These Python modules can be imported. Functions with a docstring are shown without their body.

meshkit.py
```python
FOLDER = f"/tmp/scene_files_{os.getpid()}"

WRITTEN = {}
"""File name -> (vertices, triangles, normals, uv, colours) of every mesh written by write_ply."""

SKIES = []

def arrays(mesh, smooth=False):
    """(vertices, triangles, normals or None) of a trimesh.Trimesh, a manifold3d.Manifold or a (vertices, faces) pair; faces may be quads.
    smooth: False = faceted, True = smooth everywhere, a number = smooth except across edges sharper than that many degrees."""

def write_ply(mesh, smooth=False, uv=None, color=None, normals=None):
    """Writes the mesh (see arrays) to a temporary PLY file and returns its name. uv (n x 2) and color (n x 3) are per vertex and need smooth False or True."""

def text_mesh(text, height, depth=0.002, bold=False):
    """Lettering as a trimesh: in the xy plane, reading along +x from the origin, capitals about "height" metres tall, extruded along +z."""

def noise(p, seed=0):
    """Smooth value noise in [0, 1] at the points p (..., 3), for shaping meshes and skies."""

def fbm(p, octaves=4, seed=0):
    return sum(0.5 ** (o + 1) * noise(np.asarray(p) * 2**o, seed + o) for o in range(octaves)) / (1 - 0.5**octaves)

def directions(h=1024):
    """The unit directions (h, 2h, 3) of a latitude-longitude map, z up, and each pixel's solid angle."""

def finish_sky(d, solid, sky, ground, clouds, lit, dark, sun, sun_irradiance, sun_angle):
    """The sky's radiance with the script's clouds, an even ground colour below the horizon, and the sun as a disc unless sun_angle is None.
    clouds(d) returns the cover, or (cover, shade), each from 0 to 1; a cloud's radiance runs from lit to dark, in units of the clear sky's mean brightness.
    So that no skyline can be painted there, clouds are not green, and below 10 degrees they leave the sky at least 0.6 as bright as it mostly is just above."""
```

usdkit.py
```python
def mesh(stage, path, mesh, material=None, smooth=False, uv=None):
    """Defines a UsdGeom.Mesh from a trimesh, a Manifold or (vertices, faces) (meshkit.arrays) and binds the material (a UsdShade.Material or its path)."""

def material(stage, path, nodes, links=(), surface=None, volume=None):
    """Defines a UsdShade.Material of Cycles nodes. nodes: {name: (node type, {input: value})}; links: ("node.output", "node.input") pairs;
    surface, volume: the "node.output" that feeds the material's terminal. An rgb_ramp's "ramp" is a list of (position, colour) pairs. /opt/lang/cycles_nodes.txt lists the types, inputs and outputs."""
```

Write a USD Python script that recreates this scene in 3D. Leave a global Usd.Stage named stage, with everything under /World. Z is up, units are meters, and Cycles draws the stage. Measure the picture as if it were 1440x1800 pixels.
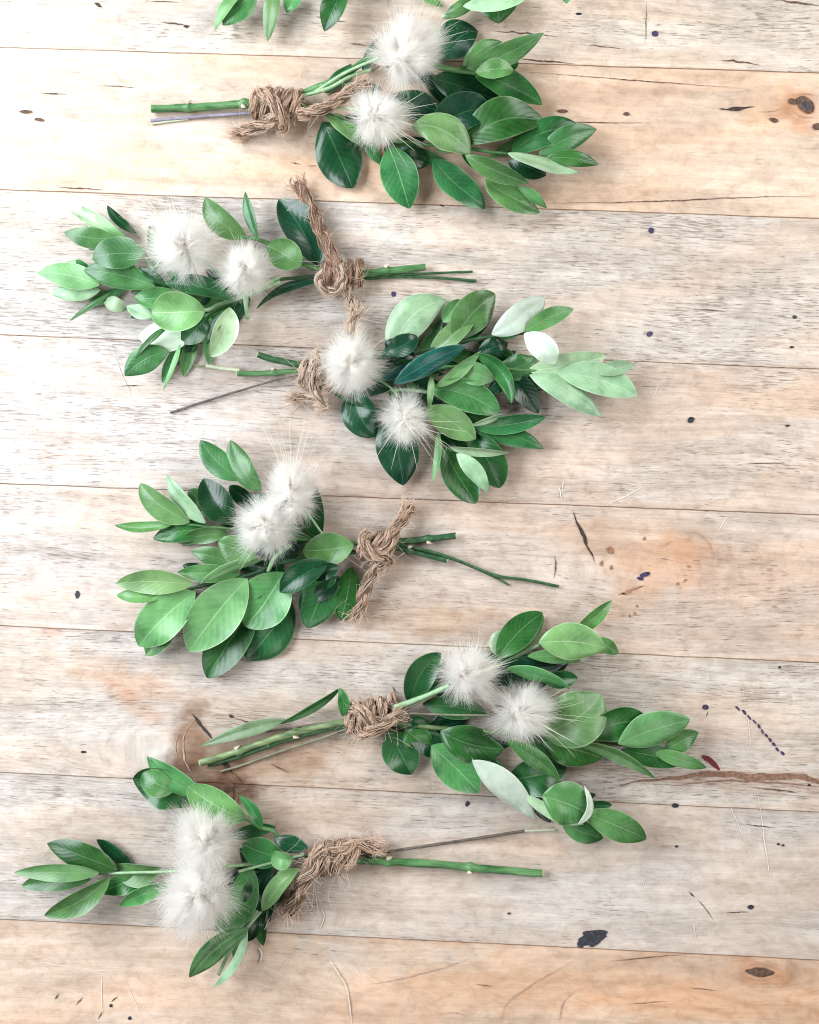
import math
import numpy as np
import trimesh
import usdkit
from meshkit import fbm, noise
from pxr import Gf, Sdf, Usd, UsdGeom, UsdLux, UsdShade, Vt

stage = Usd.Stage.CreateInMemory()
UsdGeom.SetStageUpAxis(stage, UsdGeom.Tokens.z)
UsdGeom.SetStageMetersPerUnit(stage, 1.0)
UsdGeom.Xform.Define(stage, '/World')

# ------------------------------------------------------------------ camera, lamps, exposure
H = 0.40                      # camera height above the table
S = 0.0002                    # metres on the table per pixel of the photograph
MM = 0.001
cam = UsdGeom.Camera.Define(stage, '/World/camera')
cam.CreateHorizontalApertureAttr(36.0)
cam.CreateVerticalApertureAttr(45.0)
cam.CreateFocalLengthAttr(36.0 * H / (1440 * S))
cam.CreateClippingRangeAttr(Gf.Vec2f(0.02, 50))
cam.AddTranslateOp().Set(Gf.Vec3d(0, 0, H))
cam.CreateExposureAttr(0.27)


def rect_lamp(name, at, look, w, h, power, color):
    l = UsdLux.RectLight.Define(stage, '/World/' + name)
    l.CreateWidthAttr(w); l.CreateHeightAttr(h)
    l.CreateIntensityAttr(power); l.CreateColorAttr(Gf.Vec3f(*color))
    at, look = Gf.Vec3d(*at), Gf.Vec3d(*look)
    m = Gf.Matrix4d(1).SetLookAt(at, look, Gf.Vec3d(0, 1, 0.01)).GetInverse()
    l.AddTransformOp().Set(m)
    return l


rect_lamp('window_light', (-0.43, 0.19, 0.36), (0.0, 0.0, 0), 0.36, 0.62, 10.0, (0.91, 0.975, 1.05))
rect_lamp('far_window_light', (0.52, 0.24, 0.40), (0.05, 0, 0), 0.34, 0.5, 6.5, (1.0, 0.985, 0.97))
rect_lamp('room_light', (0.3, -1.7, 1.9), (0, 0, 0), 1.5, 1.5, 2.2, (1.0, 0.98, 0.96))  # added fill lamp standing in for bounce from the unseen room


def P(px, py, z=0.0):
    """World point seen at photograph pixel (px, py) at height z metres."""
    k = S * (H - z) / H
    return np.array([(px - 720) * k, -(py - 900) * k, z])


# ------------------------------------------------------------------ helpers
taken = {}


def numbered(path):
    n = taken.get(path, 0)
    taken[path] = n + 1
    return path if n == 0 else f'{path}_{n:03d}'


def put(name, mesh, mat, parent='/World', smooth=True, uv=None, off=None):
    path = numbered(f'{parent}/{name}')
    if off is not None:
        mesh = (np.asarray(mesh[0]) - off, mesh[1])
    m = usdkit.mesh(stage, path, mesh, mat, smooth=smooth, uv=uv)
    return m, path


def curves(name, pts, widths, mat, parent, off, kind=None):
    """pts (n, k, 3), widths (k,) or (n, k): strands as one BasisCurves prim."""
    path = numbered(f'{parent}/{name}')
    n, k, _ = pts.shape
    c = UsdGeom.BasisCurves.Define(stage, path)
    c.CreateTypeAttr('linear')
    c.CreatePointsAttr(Vt.Vec3fArray.FromNumpy((pts - off).reshape(-1, 3).astype(np.float32)))
    c.CreateCurveVertexCountsAttr(Vt.IntArray.FromNumpy(np.full(n, k, np.int32)))
    w = np.broadcast_to(widths, (n, k)).astype(np.float32).ravel()
    c.CreateWidthsAttr(Vt.FloatArray.FromNumpy(np.ascontiguousarray(w)))
    c.SetWidthsInterpolation('vertex')
    UsdShade.MaterialBindingAPI.Apply(c.GetPrim()).Bind(mat)
    if kind:
        c.GetPrim().SetCustomDataByKey('kind', kind)
    return c


def tag(prim, **kw):
    for k, v in kw.items():
        prim.SetCustomDataByKey(k, v)


def primvar(m, name, arr, kind):
    t = Sdf.ValueTypeNames
    pv = UsdGeom.PrimvarsAPI(m)
    if kind == 'f':
        pv.CreatePrimvar(name, t.FloatArray, 'vertex').Set(Vt.FloatArray.FromNumpy(np.ascontiguousarray(arr, np.float32)))
    else:
        ty = t.Color3fArray if kind == 'c' else t.Float3Array
        pv.CreatePrimvar(name, ty, 'vertex').Set(Vt.Vec3fArray.FromNumpy(np.ascontiguousarray(arr, np.float32)))


def smoothstep(a, b, x):
    t = np.clip((x - a) / (b - a), 0, 1)
    return t * t * (3 - 2 * t)


def spline(pts, n):
    """Catmull-Rom through the points, n samples."""
    p = np.asarray(pts, float)
    if len(p) == 2:
        t = np.linspace(0, 1, n)[:, None]
        return p[0] * (1 - t) + p[1] * t
    q = np.vstack([2 * p[0] - p[1], p, 2 * p[-1] - p[-2]])
    L = np.r_[0, np.cumsum(np.linalg.norm(np.diff(p, axis=0), axis=1))]
    s = np.linspace(0, L[-1], n)
    i = np.clip(np.searchsorted(L, s, 'right') - 1, 0, len(p) - 2)
    t = ((s - L[i]) / np.maximum(L[i + 1] - L[i], 1e-9))[:, None]
    a, b, c, d = q[i], q[i + 1], q[i + 2], q[i + 3]
    return 0.5 * (2 * b + (c - a) * t + (2 * a - 5 * b + 4 * c - d) * t**2 + (3 * b - a - 3 * c + d) * t**3)


def frames(p):
    """Tangent and two normals along a path, without sudden flips."""
    t = np.gradient(p, axis=0)
    t /= np.maximum(np.linalg.norm(t, axis=1, keepdims=True), 1e-12)
    a = np.array([0, 0, 1.0]) if abs(t[0, 2]) < 0.9 else np.array([1.0, 0, 0])
    u = np.zeros_like(t)
    for i in range(len(p)):
        a = a - t[i] * (a @ t[i])
        a /= max(np.linalg.norm(a), 1e-9)
        u[i] = a
    return t, u, np.cross(t, u)


def tube(path, rad, sides=10, cap=True, wob=0.0, seed=0):
    p = np.asarray(path, float)
    n = len(p)
    rad = np.broadcast_to(rad, n)
    _, u, v = frames(p)
    th = np.arange(sides) / sides * 2 * np.pi
    r = rad[:, None] * np.ones(sides)
    if wob:
        q = np.stack(np.broadcast_arrays(np.arange(n)[:, None] * 0.35, np.cos(th) * 1.2 + 9, np.sin(th) * 1.2 + 5), -1)
        r = r * (1 + wob * (noise(q, seed) - 0.5) * 2)
    V = p[:, None] + r[..., None] * (np.cos(th)[None, :, None] * u[:, None] + np.sin(th)[None, :, None] * v[:, None])
    V = V.reshape(-1, 3)
    i, j = np.meshgrid(np.arange(n - 1), np.arange(sides), indexing='ij')
    j2 = (j + 1) % sides
    a, b, c, d = i * sides + j, i * sides + j2, (i + 1) * sides + j2, (i + 1) * sides + j
    F = np.vstack([np.stack([a, b, c], -1).reshape(-1, 3), np.stack([a, c, d], -1).reshape(-1, 3)])
    if cap:
        V = np.vstack([V, p[:1], p[-1:]])
        k = np.arange(sides)
        F = np.vstack([F, np.stack([np.full(sides, n * sides), (k + 1) % sides, k], -1),
                       np.stack([np.full(sides, n * sides + 1), (n - 1) * sides + k, (n - 1) * sides + (k + 1) % sides], -1)])
    return V, F


def join(parts):
    vs, fs, n = [], [], 0
    for v, f in parts:
        vs.append(v); fs.append(np.asarray(f) + n); n += len(v)
    return np.vstack(vs), np.vstack(fs)


# ------------------------------------------------------------------ materials
LK = '/World/Looks/'
TONES = {
    'D': ((0.0035, 0.036, 0.016), (0.009, 0.070, 0.028), (0.09, 0.22, 0.11), 0.30),  # shade on upper leaf faces put into this dark colour
    'T': ((0.004, 0.045, 0.042), (0.012, 0.095, 0.085), (0.13, 0.30, 0.26), 0.26),
    'M': ((0.014, 0.105, 0.030), (0.038, 0.185, 0.052), (0.24, 0.44, 0.20), 0.33),
    'G': ((0.040, 0.185, 0.050), (0.090, 0.290, 0.086), (0.36, 0.56, 0.30), 0.35),
    'L': ((0.105, 0.300, 0.095), (0.165, 0.380, 0.135), (0.48, 0.66, 0.40), 0.40),
    'P': ((0.250, 0.460, 0.240), (0.370, 0.570, 0.345), (0.64, 0.76, 0.60), 0.40),  # pale underside green, with window sheen painted into the colour
    'S': ((0.075, 0.170, 0.075), (0.150, 0.260, 0.135), (0.34, 0.46, 0.30), 0.50),
    'W': ((0.560, 0.700, 0.540), (0.680, 0.790, 0.660), (0.80, 0.86, 0.78), 0.36),  # bright window reflection painted in as a near-white leaf colour
}


def leaf_material(name, tone):
    dark, light, rim, rough = tone
    N = {
        'uv': ('texture_coordinate', {}),
        'x': ('separate_xyz', {}),
        'c': ('math', {'math_type': 'subtract', 'value2': 0.5}),
        'a': ('math', {'math_type': 'absolute'}),
        'mid': ('map_range', {'range_type': 'smoothstep', 'from_min': 0.008, 'from_max': 0.024, 'to_min': 0.34, 'to_max': 0.0, 'clamp': True}),
        'edge': ('map_range', {'range_type': 'smoothstep', 'from_min': 0.465, 'from_max': 0.50, 'to_min': 0.0, 'to_max': 0.62, 'clamp': True}),
        # side veins: sin(v * 60 - |u| * 34)
        'va': ('math', {'math_type': 'multiply', 'value2': -34.0}),
        'vb': ('math', {'math_type': 'multiply_add', 'value2': 62.0}),
        'vs': ('math', {'math_type': 'sine'}),
        'vp': ('map_range', {'range_type': 'smoothstep', 'from_min': 0.6, 'from_max': 1.0, 'to_min': 0.0, 'to_max': 0.075, 'clamp': True}),
        'n1': ('noise_texture', {'scale': 150.0, 'detail': 4.0, 'roughness': 0.6}),
        'n2': ('noise_texture', {'scale': 1500.0, 'detail': 2.0}),
        'r': ('rgb_ramp', {'ramp': [(0.26, tuple(c * 0.72 for c in dark)), (0.5, tuple((a + b) / 2 for a, b in zip(dark, light))), (0.76, tuple(c * 1.15 for c in light))]}),
        'm1': ('mix', {'mix_type': 'mix', 'color2': rim}),
        'm2': ('mix', {'mix_type': 'mix', 'color2': rim}),
        'm3': ('mix', {'mix_type': 'mix', 'color2': rim}),
        'oi': ('object_info', {}),
        'ov': ('map_range', {'to_min': 0.70, 'to_max': 1.30}),
        'on': ('white_noise_texture', {'dimensions': '1D'}),
        'oh': ('map_range', {'to_min': 0.466, 'to_max': 0.506}),
        'sp': ('noise_texture', {'scale': 420.0, 'detail': 2.0}),
        'spm': ('map_range', {'range_type': 'smoothstep', 'from_min': 0.735, 'from_max': 0.775, 'to_min': 0.0, 'to_max': 0.7, 'clamp': True}),
        'm4': ('mix', {'mix_type': 'mix', 'color2': (0.20, 0.13, 0.06)}),
        'yv': ('map_range', {'from_min': 0.0, 'from_max': 1.0, 'to_min': 0.12, 'to_max': -0.10}),
        'nv': ('math', {'math_type': 'add'}),
        'hsv': ('hsv', {'saturation': 1.0}),
        'h1': ('math', {'math_type': 'multiply_add', 'value2': -0.5}),
        'h2': ('math', {'math_type': 'multiply_add', 'value2': 0.06}),
        'bump': ('bump', {'strength': 0.45, 'distance': 0.0004}),
        'p': ('principled_bsdf', {'roughness': rough, 'specular_ior_level': 0.5, 'coat_weight': 0.12, 'coat_roughness': 0.2}),
        't': ('translucent_bsdf', {}),
        'mx': ('mix_closure', {'fac': 0.17}),
    }
    K = [('uv.UV', 'x.vector'), ('x.x', 'c.value1'), ('c.value', 'a.value1'), ('a.value', 'mid.value'), ('a.value', 'edge.value'),
         ('a.value', 'va.value1'), ('x.y', 'vb.value1'), ('va.value', 'vb.value3'), ('vb.value', 'vs.value1'), ('vs.value', 'vp.value'),
         ('uv.object', 'n1.vector'), ('uv.object', 'n2.vector'), ('nv.value', 'r.fac'), ('r.color', 'm1.color1'), ('vp.result', 'm1.fac'),
         ('m1.color', 'm2.color1'), ('mid.result', 'm2.fac'), ('m2.color', 'm3.color1'), ('edge.result', 'm3.fac'),
         ('oi.random', 'ov.value'), ('oi.random', 'on.w'), ('on.value', 'oh.value'), ('uv.object', 'sp.vector'), ('sp.fac', 'spm.value'), ('spm.result', 'm4.fac'), ('m3.color', 'm4.color1'), ('x.y', 'yv.value'), ('n1.fac', 'nv.value1'), ('yv.result', 'nv.value2'), ('ov.result', 'hsv.value'), ('oh.result', 'hsv.hue'), ('m4.color', 'hsv.color'),
         ('mid.result', 'h1.value1'), ('vs.value', 'h2.value1'), ('h1.value', 'h2.value3'), ('h2.value', 'bump.height'),
         ('hsv.color', 'p.base_color'), ('hsv.color', 't.color'), ('bump.normal', 'p.normal'), ('p.BSDF', 'mx.closure1'), ('t.BSDF', 'mx.closure2')]
    return usdkit.material(stage, LK + name, N, K, surface='mx.closure')


NAMES = {'D': 'leaf_dark', 'T': 'leaf_teal', 'M': 'leaf_mid', 'G': 'leaf_fresh', 'L': 'leaf_light', 'P': 'leaf_pale', 'S': 'leaf_sheath', 'W': 'leaf_lit_sheen'}
LEAF = {k: leaf_material(NAMES[k], v) for k, v in TONES.items()}


def speckled(name, c1, c2, scale, rough=0.5, stretch=(1, 1, 1), bump=0.0, spec=0.4):
    N = {'tc': ('texture_coordinate', {}), 'mp': ('mapping', {'mapping_type': 'point', 'scale': stretch}),
         'n': ('noise_texture', {'scale': scale, 'detail': 4.0, 'roughness': 0.6}),
         'r': ('rgb_ramp', {'ramp': [(0.32, c1), (0.68, c2)]}),
         'p': ('principled_bsdf', {'roughness': rough, 'specular_ior_level': spec})}
    K = [('tc.object', 'mp.vector'), ('mp.vector', 'n.vector'), ('n.fac', 'r.fac'), ('r.color', 'p.base_color')]
    if bump:
        N['b'] = ('bump', {'strength': bump, 'distance': 0.0004})
        K += [('n.fac', 'b.height'), ('b.normal', 'p.normal')]
    return usdkit.material(stage, LK + name, N, K, surface='p.BSDF')


STEM = {
    'g': speckled('stem_green', (0.022, 0.10, 0.026), (0.15, 0.31, 0.12), 420, 0.42, (0.22, 1, 1), bump=0.3),
    'd': speckled('stem_dark', (0.014, 0.055, 0.022), (0.05, 0.13, 0.05), 420, 0.42, bump=0.3),
    'o': speckled('stem_olive', (0.045, 0.085, 0.030), (0.25, 0.33, 0.15), 420, 0.5, (0.22, 1, 1), bump=0.3),
    'l': speckled('stem_light', (0.22, 0.40, 0.20), (0.40, 0.56, 0.34), 400, 0.45),
    'p': speckled('stem_purple', (0.13, 0.11, 0.15), (0.32, 0.29, 0.35), 300, 0.5),
    's': speckled('stem_straw', (0.14, 0.13, 0.08), (0.25, 0.25, 0.17), 300, 0.55),
    'b': speckled('stem_brown', (0.07, 0.055, 0.045), (0.16, 0.13, 0.10), 300, 0.55),
    'w': speckled('stem_pale', (0.42, 0.50, 0.34), (0.60, 0.64, 0.48), 300, 0.5),
    'y': speckled('dry_leaf', (0.035, 0.085, 0.045), (0.10, 0.18, 0.10), 260, 0.6, bump=0.4),
}
CUT = speckled('cut_wood', (0.30, 0.34, 0.18), (0.62, 0.60, 0.42), 900, 0.7)
SCALE = speckled('bud_scale', (0.42, 0.32, 0.22), (0.70, 0.62, 0.50), 900, 0.7)


def strand_material(name, stops, rough, translucent, spec=0.3):
    N = {'hi': ('hair_info', {}), 'w': ('white_noise_texture', {'dimensions': '1D'}),
         'r': ('rgb_ramp', {'ramp': stops}),
         'p': ('principled_bsdf', {'roughness': rough, 'specular_ior_level': spec}),
         't': ('translucent_bsdf', {}), 'm': ('mix_closure', {'fac': translucent})}
    K = [('hi.index', 'w.w'), ('w.value', 'r.fac'), ('r.color', 'p.base_color'), ('r.color', 't.color'),
         ('p.BSDF', 'm.closure1'), ('t.BSDF', 'm.closure2')]
    return usdkit.material(stage, LK + name, N, K, surface='m.closure')


FLUFF = strand_material('fluff_white', [(0.0, (0.93, 0.905, 0.86)), (0.5, (0.965, 0.95, 0.925)), (1.0, (0.985, 0.98, 0.965))], 0.45, 0.74, 0.6)
AWN = strand_material('awn_cream', [(0.0, (0.70, 0.64, 0.45)), (1.0, (0.88, 0.84, 0.70))], 0.5, 0.25)
JUTE = strand_material('jute_fibre', [(0.0, (0.20, 0.115, 0.075)), (0.4, (0.46, 0.30, 0.205)), (0.75, (0.66, 0.48, 0.355)), (1.0, (0.82, 0.68, 0.55))], 0.5, 0.12)
JUTE_PALE = strand_material('jute_pale_fibre', [(0.0, (0.46, 0.33, 0.24)), (0.5, (0.70, 0.56, 0.44)), (1.0, (0.78, 0.68, 0.58))], 0.5, 0.15)
JUTE_RED = strand_material('jute_red_fibre', [(0.0, (0.14, 0.068, 0.042)), (0.5, (0.30, 0.165, 0.108)), (1.0, (0.52, 0.37, 0.28))], 0.5, 0.12)
JUTE_CORE = speckled('jute_core', (0.09, 0.055, 0.036), (0.20, 0.13, 0.085), 1500, 0.8)
HEAD_CORE = speckled('seed_head', (0.52, 0.44, 0.35), (0.80, 0.73, 0.64), 700, 0.8)


def wood_material():
    N = {
        'col': ('attribute', {'attribute': 'woodcol'}),
        'den': ('attribute', {'attribute': 'dash'}),
        'g': ('attribute', {'attribute': 'grain'}),
        # short dark pores along the grain
        'mp1': ('mapping', {'mapping_type': 'point', 'scale': (0.19, 1.9, 1.0)}),
        'n1': ('noise_texture', {'scale': 1.0, 'detail': 2.0, 'roughness': 0.55}),
        'mpb': ('mapping', {'mapping_type': 'point', 'scale': (0.035, 0.09, 1.0)}),
        'nb': ('noise_texture', {'scale': 1.0, 'detail': 3.0}),
        'nbm': ('map_range', {'from_min': 0.3, 'from_max': 0.7, 'to_min': -0.085, 'to_max': 0.07, 'clamp': True}),
        'd1': ('math', {'math_type': 'multiply_add', 'value2': 0.125}),
        'sum': ('math', {'math_type': 'add'}),
        'sum2': ('math', {'math_type': 'add'}),
        'th': ('map_range', {'range_type': 'smoothstep', 'from_min': 0.655, 'from_max': 0.755, 'to_min': 0.0, 'to_max': 1.0, 'clamp': True}),
        # fine lighter and darker lines
        'mp2': ('mapping', {'mapping_type': 'point', 'scale': (0.085, 1.25, 1.0)}),
        'n2': ('noise_texture', {'scale': 1.0, 'detail': 5.0, 'roughness': 0.65}),
        'r2': ('rgb_ramp', {'ramp': [(0.28, (0.58, 0.54, 0.505)), (0.41, (0.85, 0.83, 0.81)), (0.52, (1.0, 1.0, 1.0)), (0.72, (1.17, 1.175, 1.18))]}),
        # scuffs and cloudy wear
        'mp3': ('mapping', {'mapping_type': 'point', 'scale': (0.16, 0.24, 1.0)}),
        'n3': ('noise_texture', {'scale': 1.0, 'detail': 7.0, 'roughness': 0.72, 'distortion': 0.6}),
        'r3': ('rgb_ramp', {'ramp': [(0.28, (0.74, 0.70, 0.665)), (0.52, (1.0, 1.0, 1.0)), (0.74, (1.14, 1.155, 1.17))]}),
        'sf': ('map_range', {'from_min': -0.6, 'from_max': 0.9, 'to_min': 0.22, 'to_max': 1.0, 'clamp': True}),
        'k1': ('mix', {'mix_type': 'multiply'}),
        'k2': ('mix', {'mix_type': 'multiply', 'fac': 1.0}),
        'fd': ('math', {'math_type': 'multiply', 'value2': 0.64}),
        'k3': ('mix', {'mix_type': 'mix', 'color2': (0.15, 0.105, 0.082)}),
        'hb': ('math', {'math_type': 'multiply_add', 'value2': -1.0}),
        'bump': ('bump', {'strength': 0.35, 'distance': 0.0003}),
        'rr': ('map_range', {'from_min': 0.3, 'from_max': 0.7, 'to_min': 0.36, 'to_max': 0.58, 'clamp': True}),
        'p': ('principled_bsdf', {'specular_ior_level': 0.5}),
    }
    K = [('den.fac', 'sf.value'), ('sf.result', 'k1.fac'), ('g.vector', 'mp1.vector'), ('mp1.vector', 'n1.vector'), ('g.vector', 'mp2.vector'), ('mp2.vector', 'n2.vector'), ('g.vector', 'mp3.vector'), ('mp3.vector', 'n3.vector'),
         ('g.vector', 'mpb.vector'), ('mpb.vector', 'nb.vector'), ('nb.fac', 'nbm.value'),
         ('den.fac', 'd1.value1'), ('n1.fac', 'd1.value3'), ('d1.value', 'sum.value1'), ('nbm.result', 'sum.value2'), ('sum.value', 'th.value'),
         ('n2.fac', 'r2.fac'), ('n3.fac', 'r3.fac'), ('col.color', 'k1.color1'), ('r2.color', 'k1.color2'), ('k1.color', 'k2.color1'), ('r3.color', 'k2.color2'),
         ('th.result', 'fd.value1'), ('fd.value', 'k3.fac'), ('k2.color', 'k3.color1'), ('k3.color', 'p.base_color'),
         ('th.result', 'hb.value1'), ('n2.fac', 'hb.value3'), ('hb.value', 'bump.height'), ('bump.normal', 'p.normal'), ('n3.fac', 'rr.value'), ('rr.result', 'p.roughness')]
    del N['sum2']
    return usdkit.material(stage, LK + 'worn_wood', N, K, surface='p.BSDF')


WOOD = wood_material()


def flat_mat(name, c, rough=0.6, c2=None):
    return speckled(name, c, c2 or tuple(x * 1.6 for x in c), 900, rough)


INK = flat_mat('ink_purple', (0.022, 0.014, 0.045), 0.45, (0.075, 0.055, 0.12))
INK_BLACK = flat_mat('ink_black', (0.012, 0.014, 0.018), 0.35, (0.05, 0.05, 0.065))
RED = flat_mat('paint_red', (0.12, 0.012, 0.016), 0.5)
CRACK = flat_mat('crack_dark', (0.040, 0.022, 0.015), 0.8, (0.17, 0.095, 0.062))
STREAK = flat_mat('streak_brown', (0.13, 0.062, 0.038), 0.6, (0.30, 0.17, 0.11))
RUST = flat_mat('stain_rust', (0.16, 0.065, 0.032), 0.6, (0.40, 0.21, 0.12))
SCRATCH = flat_mat('scratch_pale', (0.66, 0.59, 0.52), 0.6, (0.80, 0.75, 0.69))
FIBRE = flat_mat('fibre_pale', (0.66, 0.58, 0.50), 0.6, (0.84, 0.78, 0.72))
DEEP = flat_mat('crack_black', (0.016, 0.011, 0.010), 0.8, (0.07, 0.045, 0.034))
LINE = flat_mat('grain_line_brown', (0.34, 0.21, 0.145), 0.6, (0.52, 0.36, 0.27))
GAP = flat_mat('joint_dark', (0.05, 0.034, 0.025), 0.9)

# ------------------------------------------------------------------ the table top: planks laid side by side
table = UsdGeom.Xform.Define(stage, '/World/table_top').GetPrim()
tag(table, kind='structure', label='worn pale butcher block table top of long wooden planks under the posies')

SEAMS = [(-672, -640), (-420, -385), (-167, -122), (83, 128), (333, 384), (588, 649), (850, 905), (1100, 1165), (1358, 1428), (1616, 1688), (1872, 1945), (2126, 2204), (2380, 2460)]
#           colour left            colour right          pore density left, right
PLANKS = [((0.60, 0.50, 0.41), (0.60, 0.50, 0.41), 0.4, 0.4), ((0.60, 0.51, 0.43), (0.60, 0.48, 0.38), 0.6, 0.6),
          ((0.610, 0.540, 0.460), (0.600, 0.520, 0.430), 0.25, 0.35),
          ((0.660, 0.530, 0.415), (0.640, 0.490, 0.365), -0.60, -0.40),
          ((0.590, 0.540, 0.480), (0.580, 0.505, 0.430), 0.68, 0.62),
          ((0.600, 0.545, 0.495), (0.610, 0.510, 0.425), 0.65, 0.40),
          ((0.610, 0.535, 0.470), (0.630, 0.510, 0.415), 0.45, 0.15),
          ((0.570, 0.505, 0.440), (0.600, 0.525, 0.450), 0.45, 0.55),
          ((0.590, 0.525, 0.460), (0.590, 0.525, 0.460), 0.40, 0.05),
          ((0.680, 0.520, 0.395), (0.670, 0.480, 0.340), -0.60, -0.50),
          ((0.60, 0.50, 0.41), (0.60, 0.49, 0.40), 0.5, 0.5), ((0.62, 0.49, 0.38), (0.62, 0.49, 0.38), 0.0, 0.0)]
# wood stains and knots, also mid-table shade painted into the colour: centre px, radii px, turn (deg), colour factor, strength, softness
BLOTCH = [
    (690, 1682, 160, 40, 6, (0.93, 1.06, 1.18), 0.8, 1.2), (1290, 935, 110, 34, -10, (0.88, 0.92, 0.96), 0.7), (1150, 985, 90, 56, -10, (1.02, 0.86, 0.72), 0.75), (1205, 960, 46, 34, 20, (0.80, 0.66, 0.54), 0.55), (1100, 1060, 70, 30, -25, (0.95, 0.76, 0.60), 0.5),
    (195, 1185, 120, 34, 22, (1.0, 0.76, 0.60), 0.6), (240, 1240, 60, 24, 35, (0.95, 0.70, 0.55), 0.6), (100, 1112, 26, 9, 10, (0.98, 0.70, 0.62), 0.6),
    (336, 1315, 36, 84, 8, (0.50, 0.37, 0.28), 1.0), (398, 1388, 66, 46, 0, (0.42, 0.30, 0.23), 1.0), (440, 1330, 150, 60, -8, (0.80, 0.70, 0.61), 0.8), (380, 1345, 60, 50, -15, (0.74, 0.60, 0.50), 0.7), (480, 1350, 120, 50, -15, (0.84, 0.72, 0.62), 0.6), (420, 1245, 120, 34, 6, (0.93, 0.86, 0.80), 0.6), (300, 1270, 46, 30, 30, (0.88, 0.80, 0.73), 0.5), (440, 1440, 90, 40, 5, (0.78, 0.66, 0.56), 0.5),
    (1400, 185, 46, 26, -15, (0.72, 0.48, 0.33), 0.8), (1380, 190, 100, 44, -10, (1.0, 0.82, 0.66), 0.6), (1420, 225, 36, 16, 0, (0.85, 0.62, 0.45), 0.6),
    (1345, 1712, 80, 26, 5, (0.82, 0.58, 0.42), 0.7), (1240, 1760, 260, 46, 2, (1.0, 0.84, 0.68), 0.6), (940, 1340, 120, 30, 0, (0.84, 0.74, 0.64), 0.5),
    (1330, 1372, 170, 22, 2, (0.72, 0.54, 0.43), 0.55), (740, 1090, 210, 40, 6, (0.82, 0.74, 0.64), 0.75), (500, 1400, 260, 70, 2, (0.84, 0.77, 0.70), 0.7), (560, 1270, 220, 60, 4, (0.88, 0.82, 0.75), 0.6), (520, 790, 130, 34, 4, (0.84, 0.79, 0.74), 0.6), (740, 870, 150, 30, 3, (0.88, 0.82, 0.76), 0.5), (830, 1030, 110, 34, 8, (1.07, 1.06, 1.05), 0.7), (1040, 940, 70, 40, 0, (0.86, 0.77, 0.68), 0.5),  # darker mid-table entries paint the dim centre into the wood colour
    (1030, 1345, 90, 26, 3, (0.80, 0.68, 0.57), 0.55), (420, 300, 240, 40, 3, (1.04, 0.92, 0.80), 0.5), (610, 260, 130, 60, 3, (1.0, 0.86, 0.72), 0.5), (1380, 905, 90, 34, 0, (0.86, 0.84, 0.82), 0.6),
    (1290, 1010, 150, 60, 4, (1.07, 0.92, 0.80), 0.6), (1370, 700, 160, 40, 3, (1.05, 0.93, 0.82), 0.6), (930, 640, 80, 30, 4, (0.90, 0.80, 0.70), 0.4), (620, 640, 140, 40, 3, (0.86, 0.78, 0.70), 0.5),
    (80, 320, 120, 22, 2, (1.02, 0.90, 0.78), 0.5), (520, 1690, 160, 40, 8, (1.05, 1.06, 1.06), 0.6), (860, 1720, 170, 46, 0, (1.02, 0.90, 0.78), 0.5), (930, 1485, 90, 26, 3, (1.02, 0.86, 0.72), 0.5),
    (640, 1520, 150, 30, 3, (0.92, 0.80, 0.70), 0.35), (80, 1050, 150, 40, 3, (1.06, 0.97, 0.90), 0.5), (1310, 1250, 150, 50, 3, (1.05, 1.02, 0.98), 0.5),
]
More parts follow.
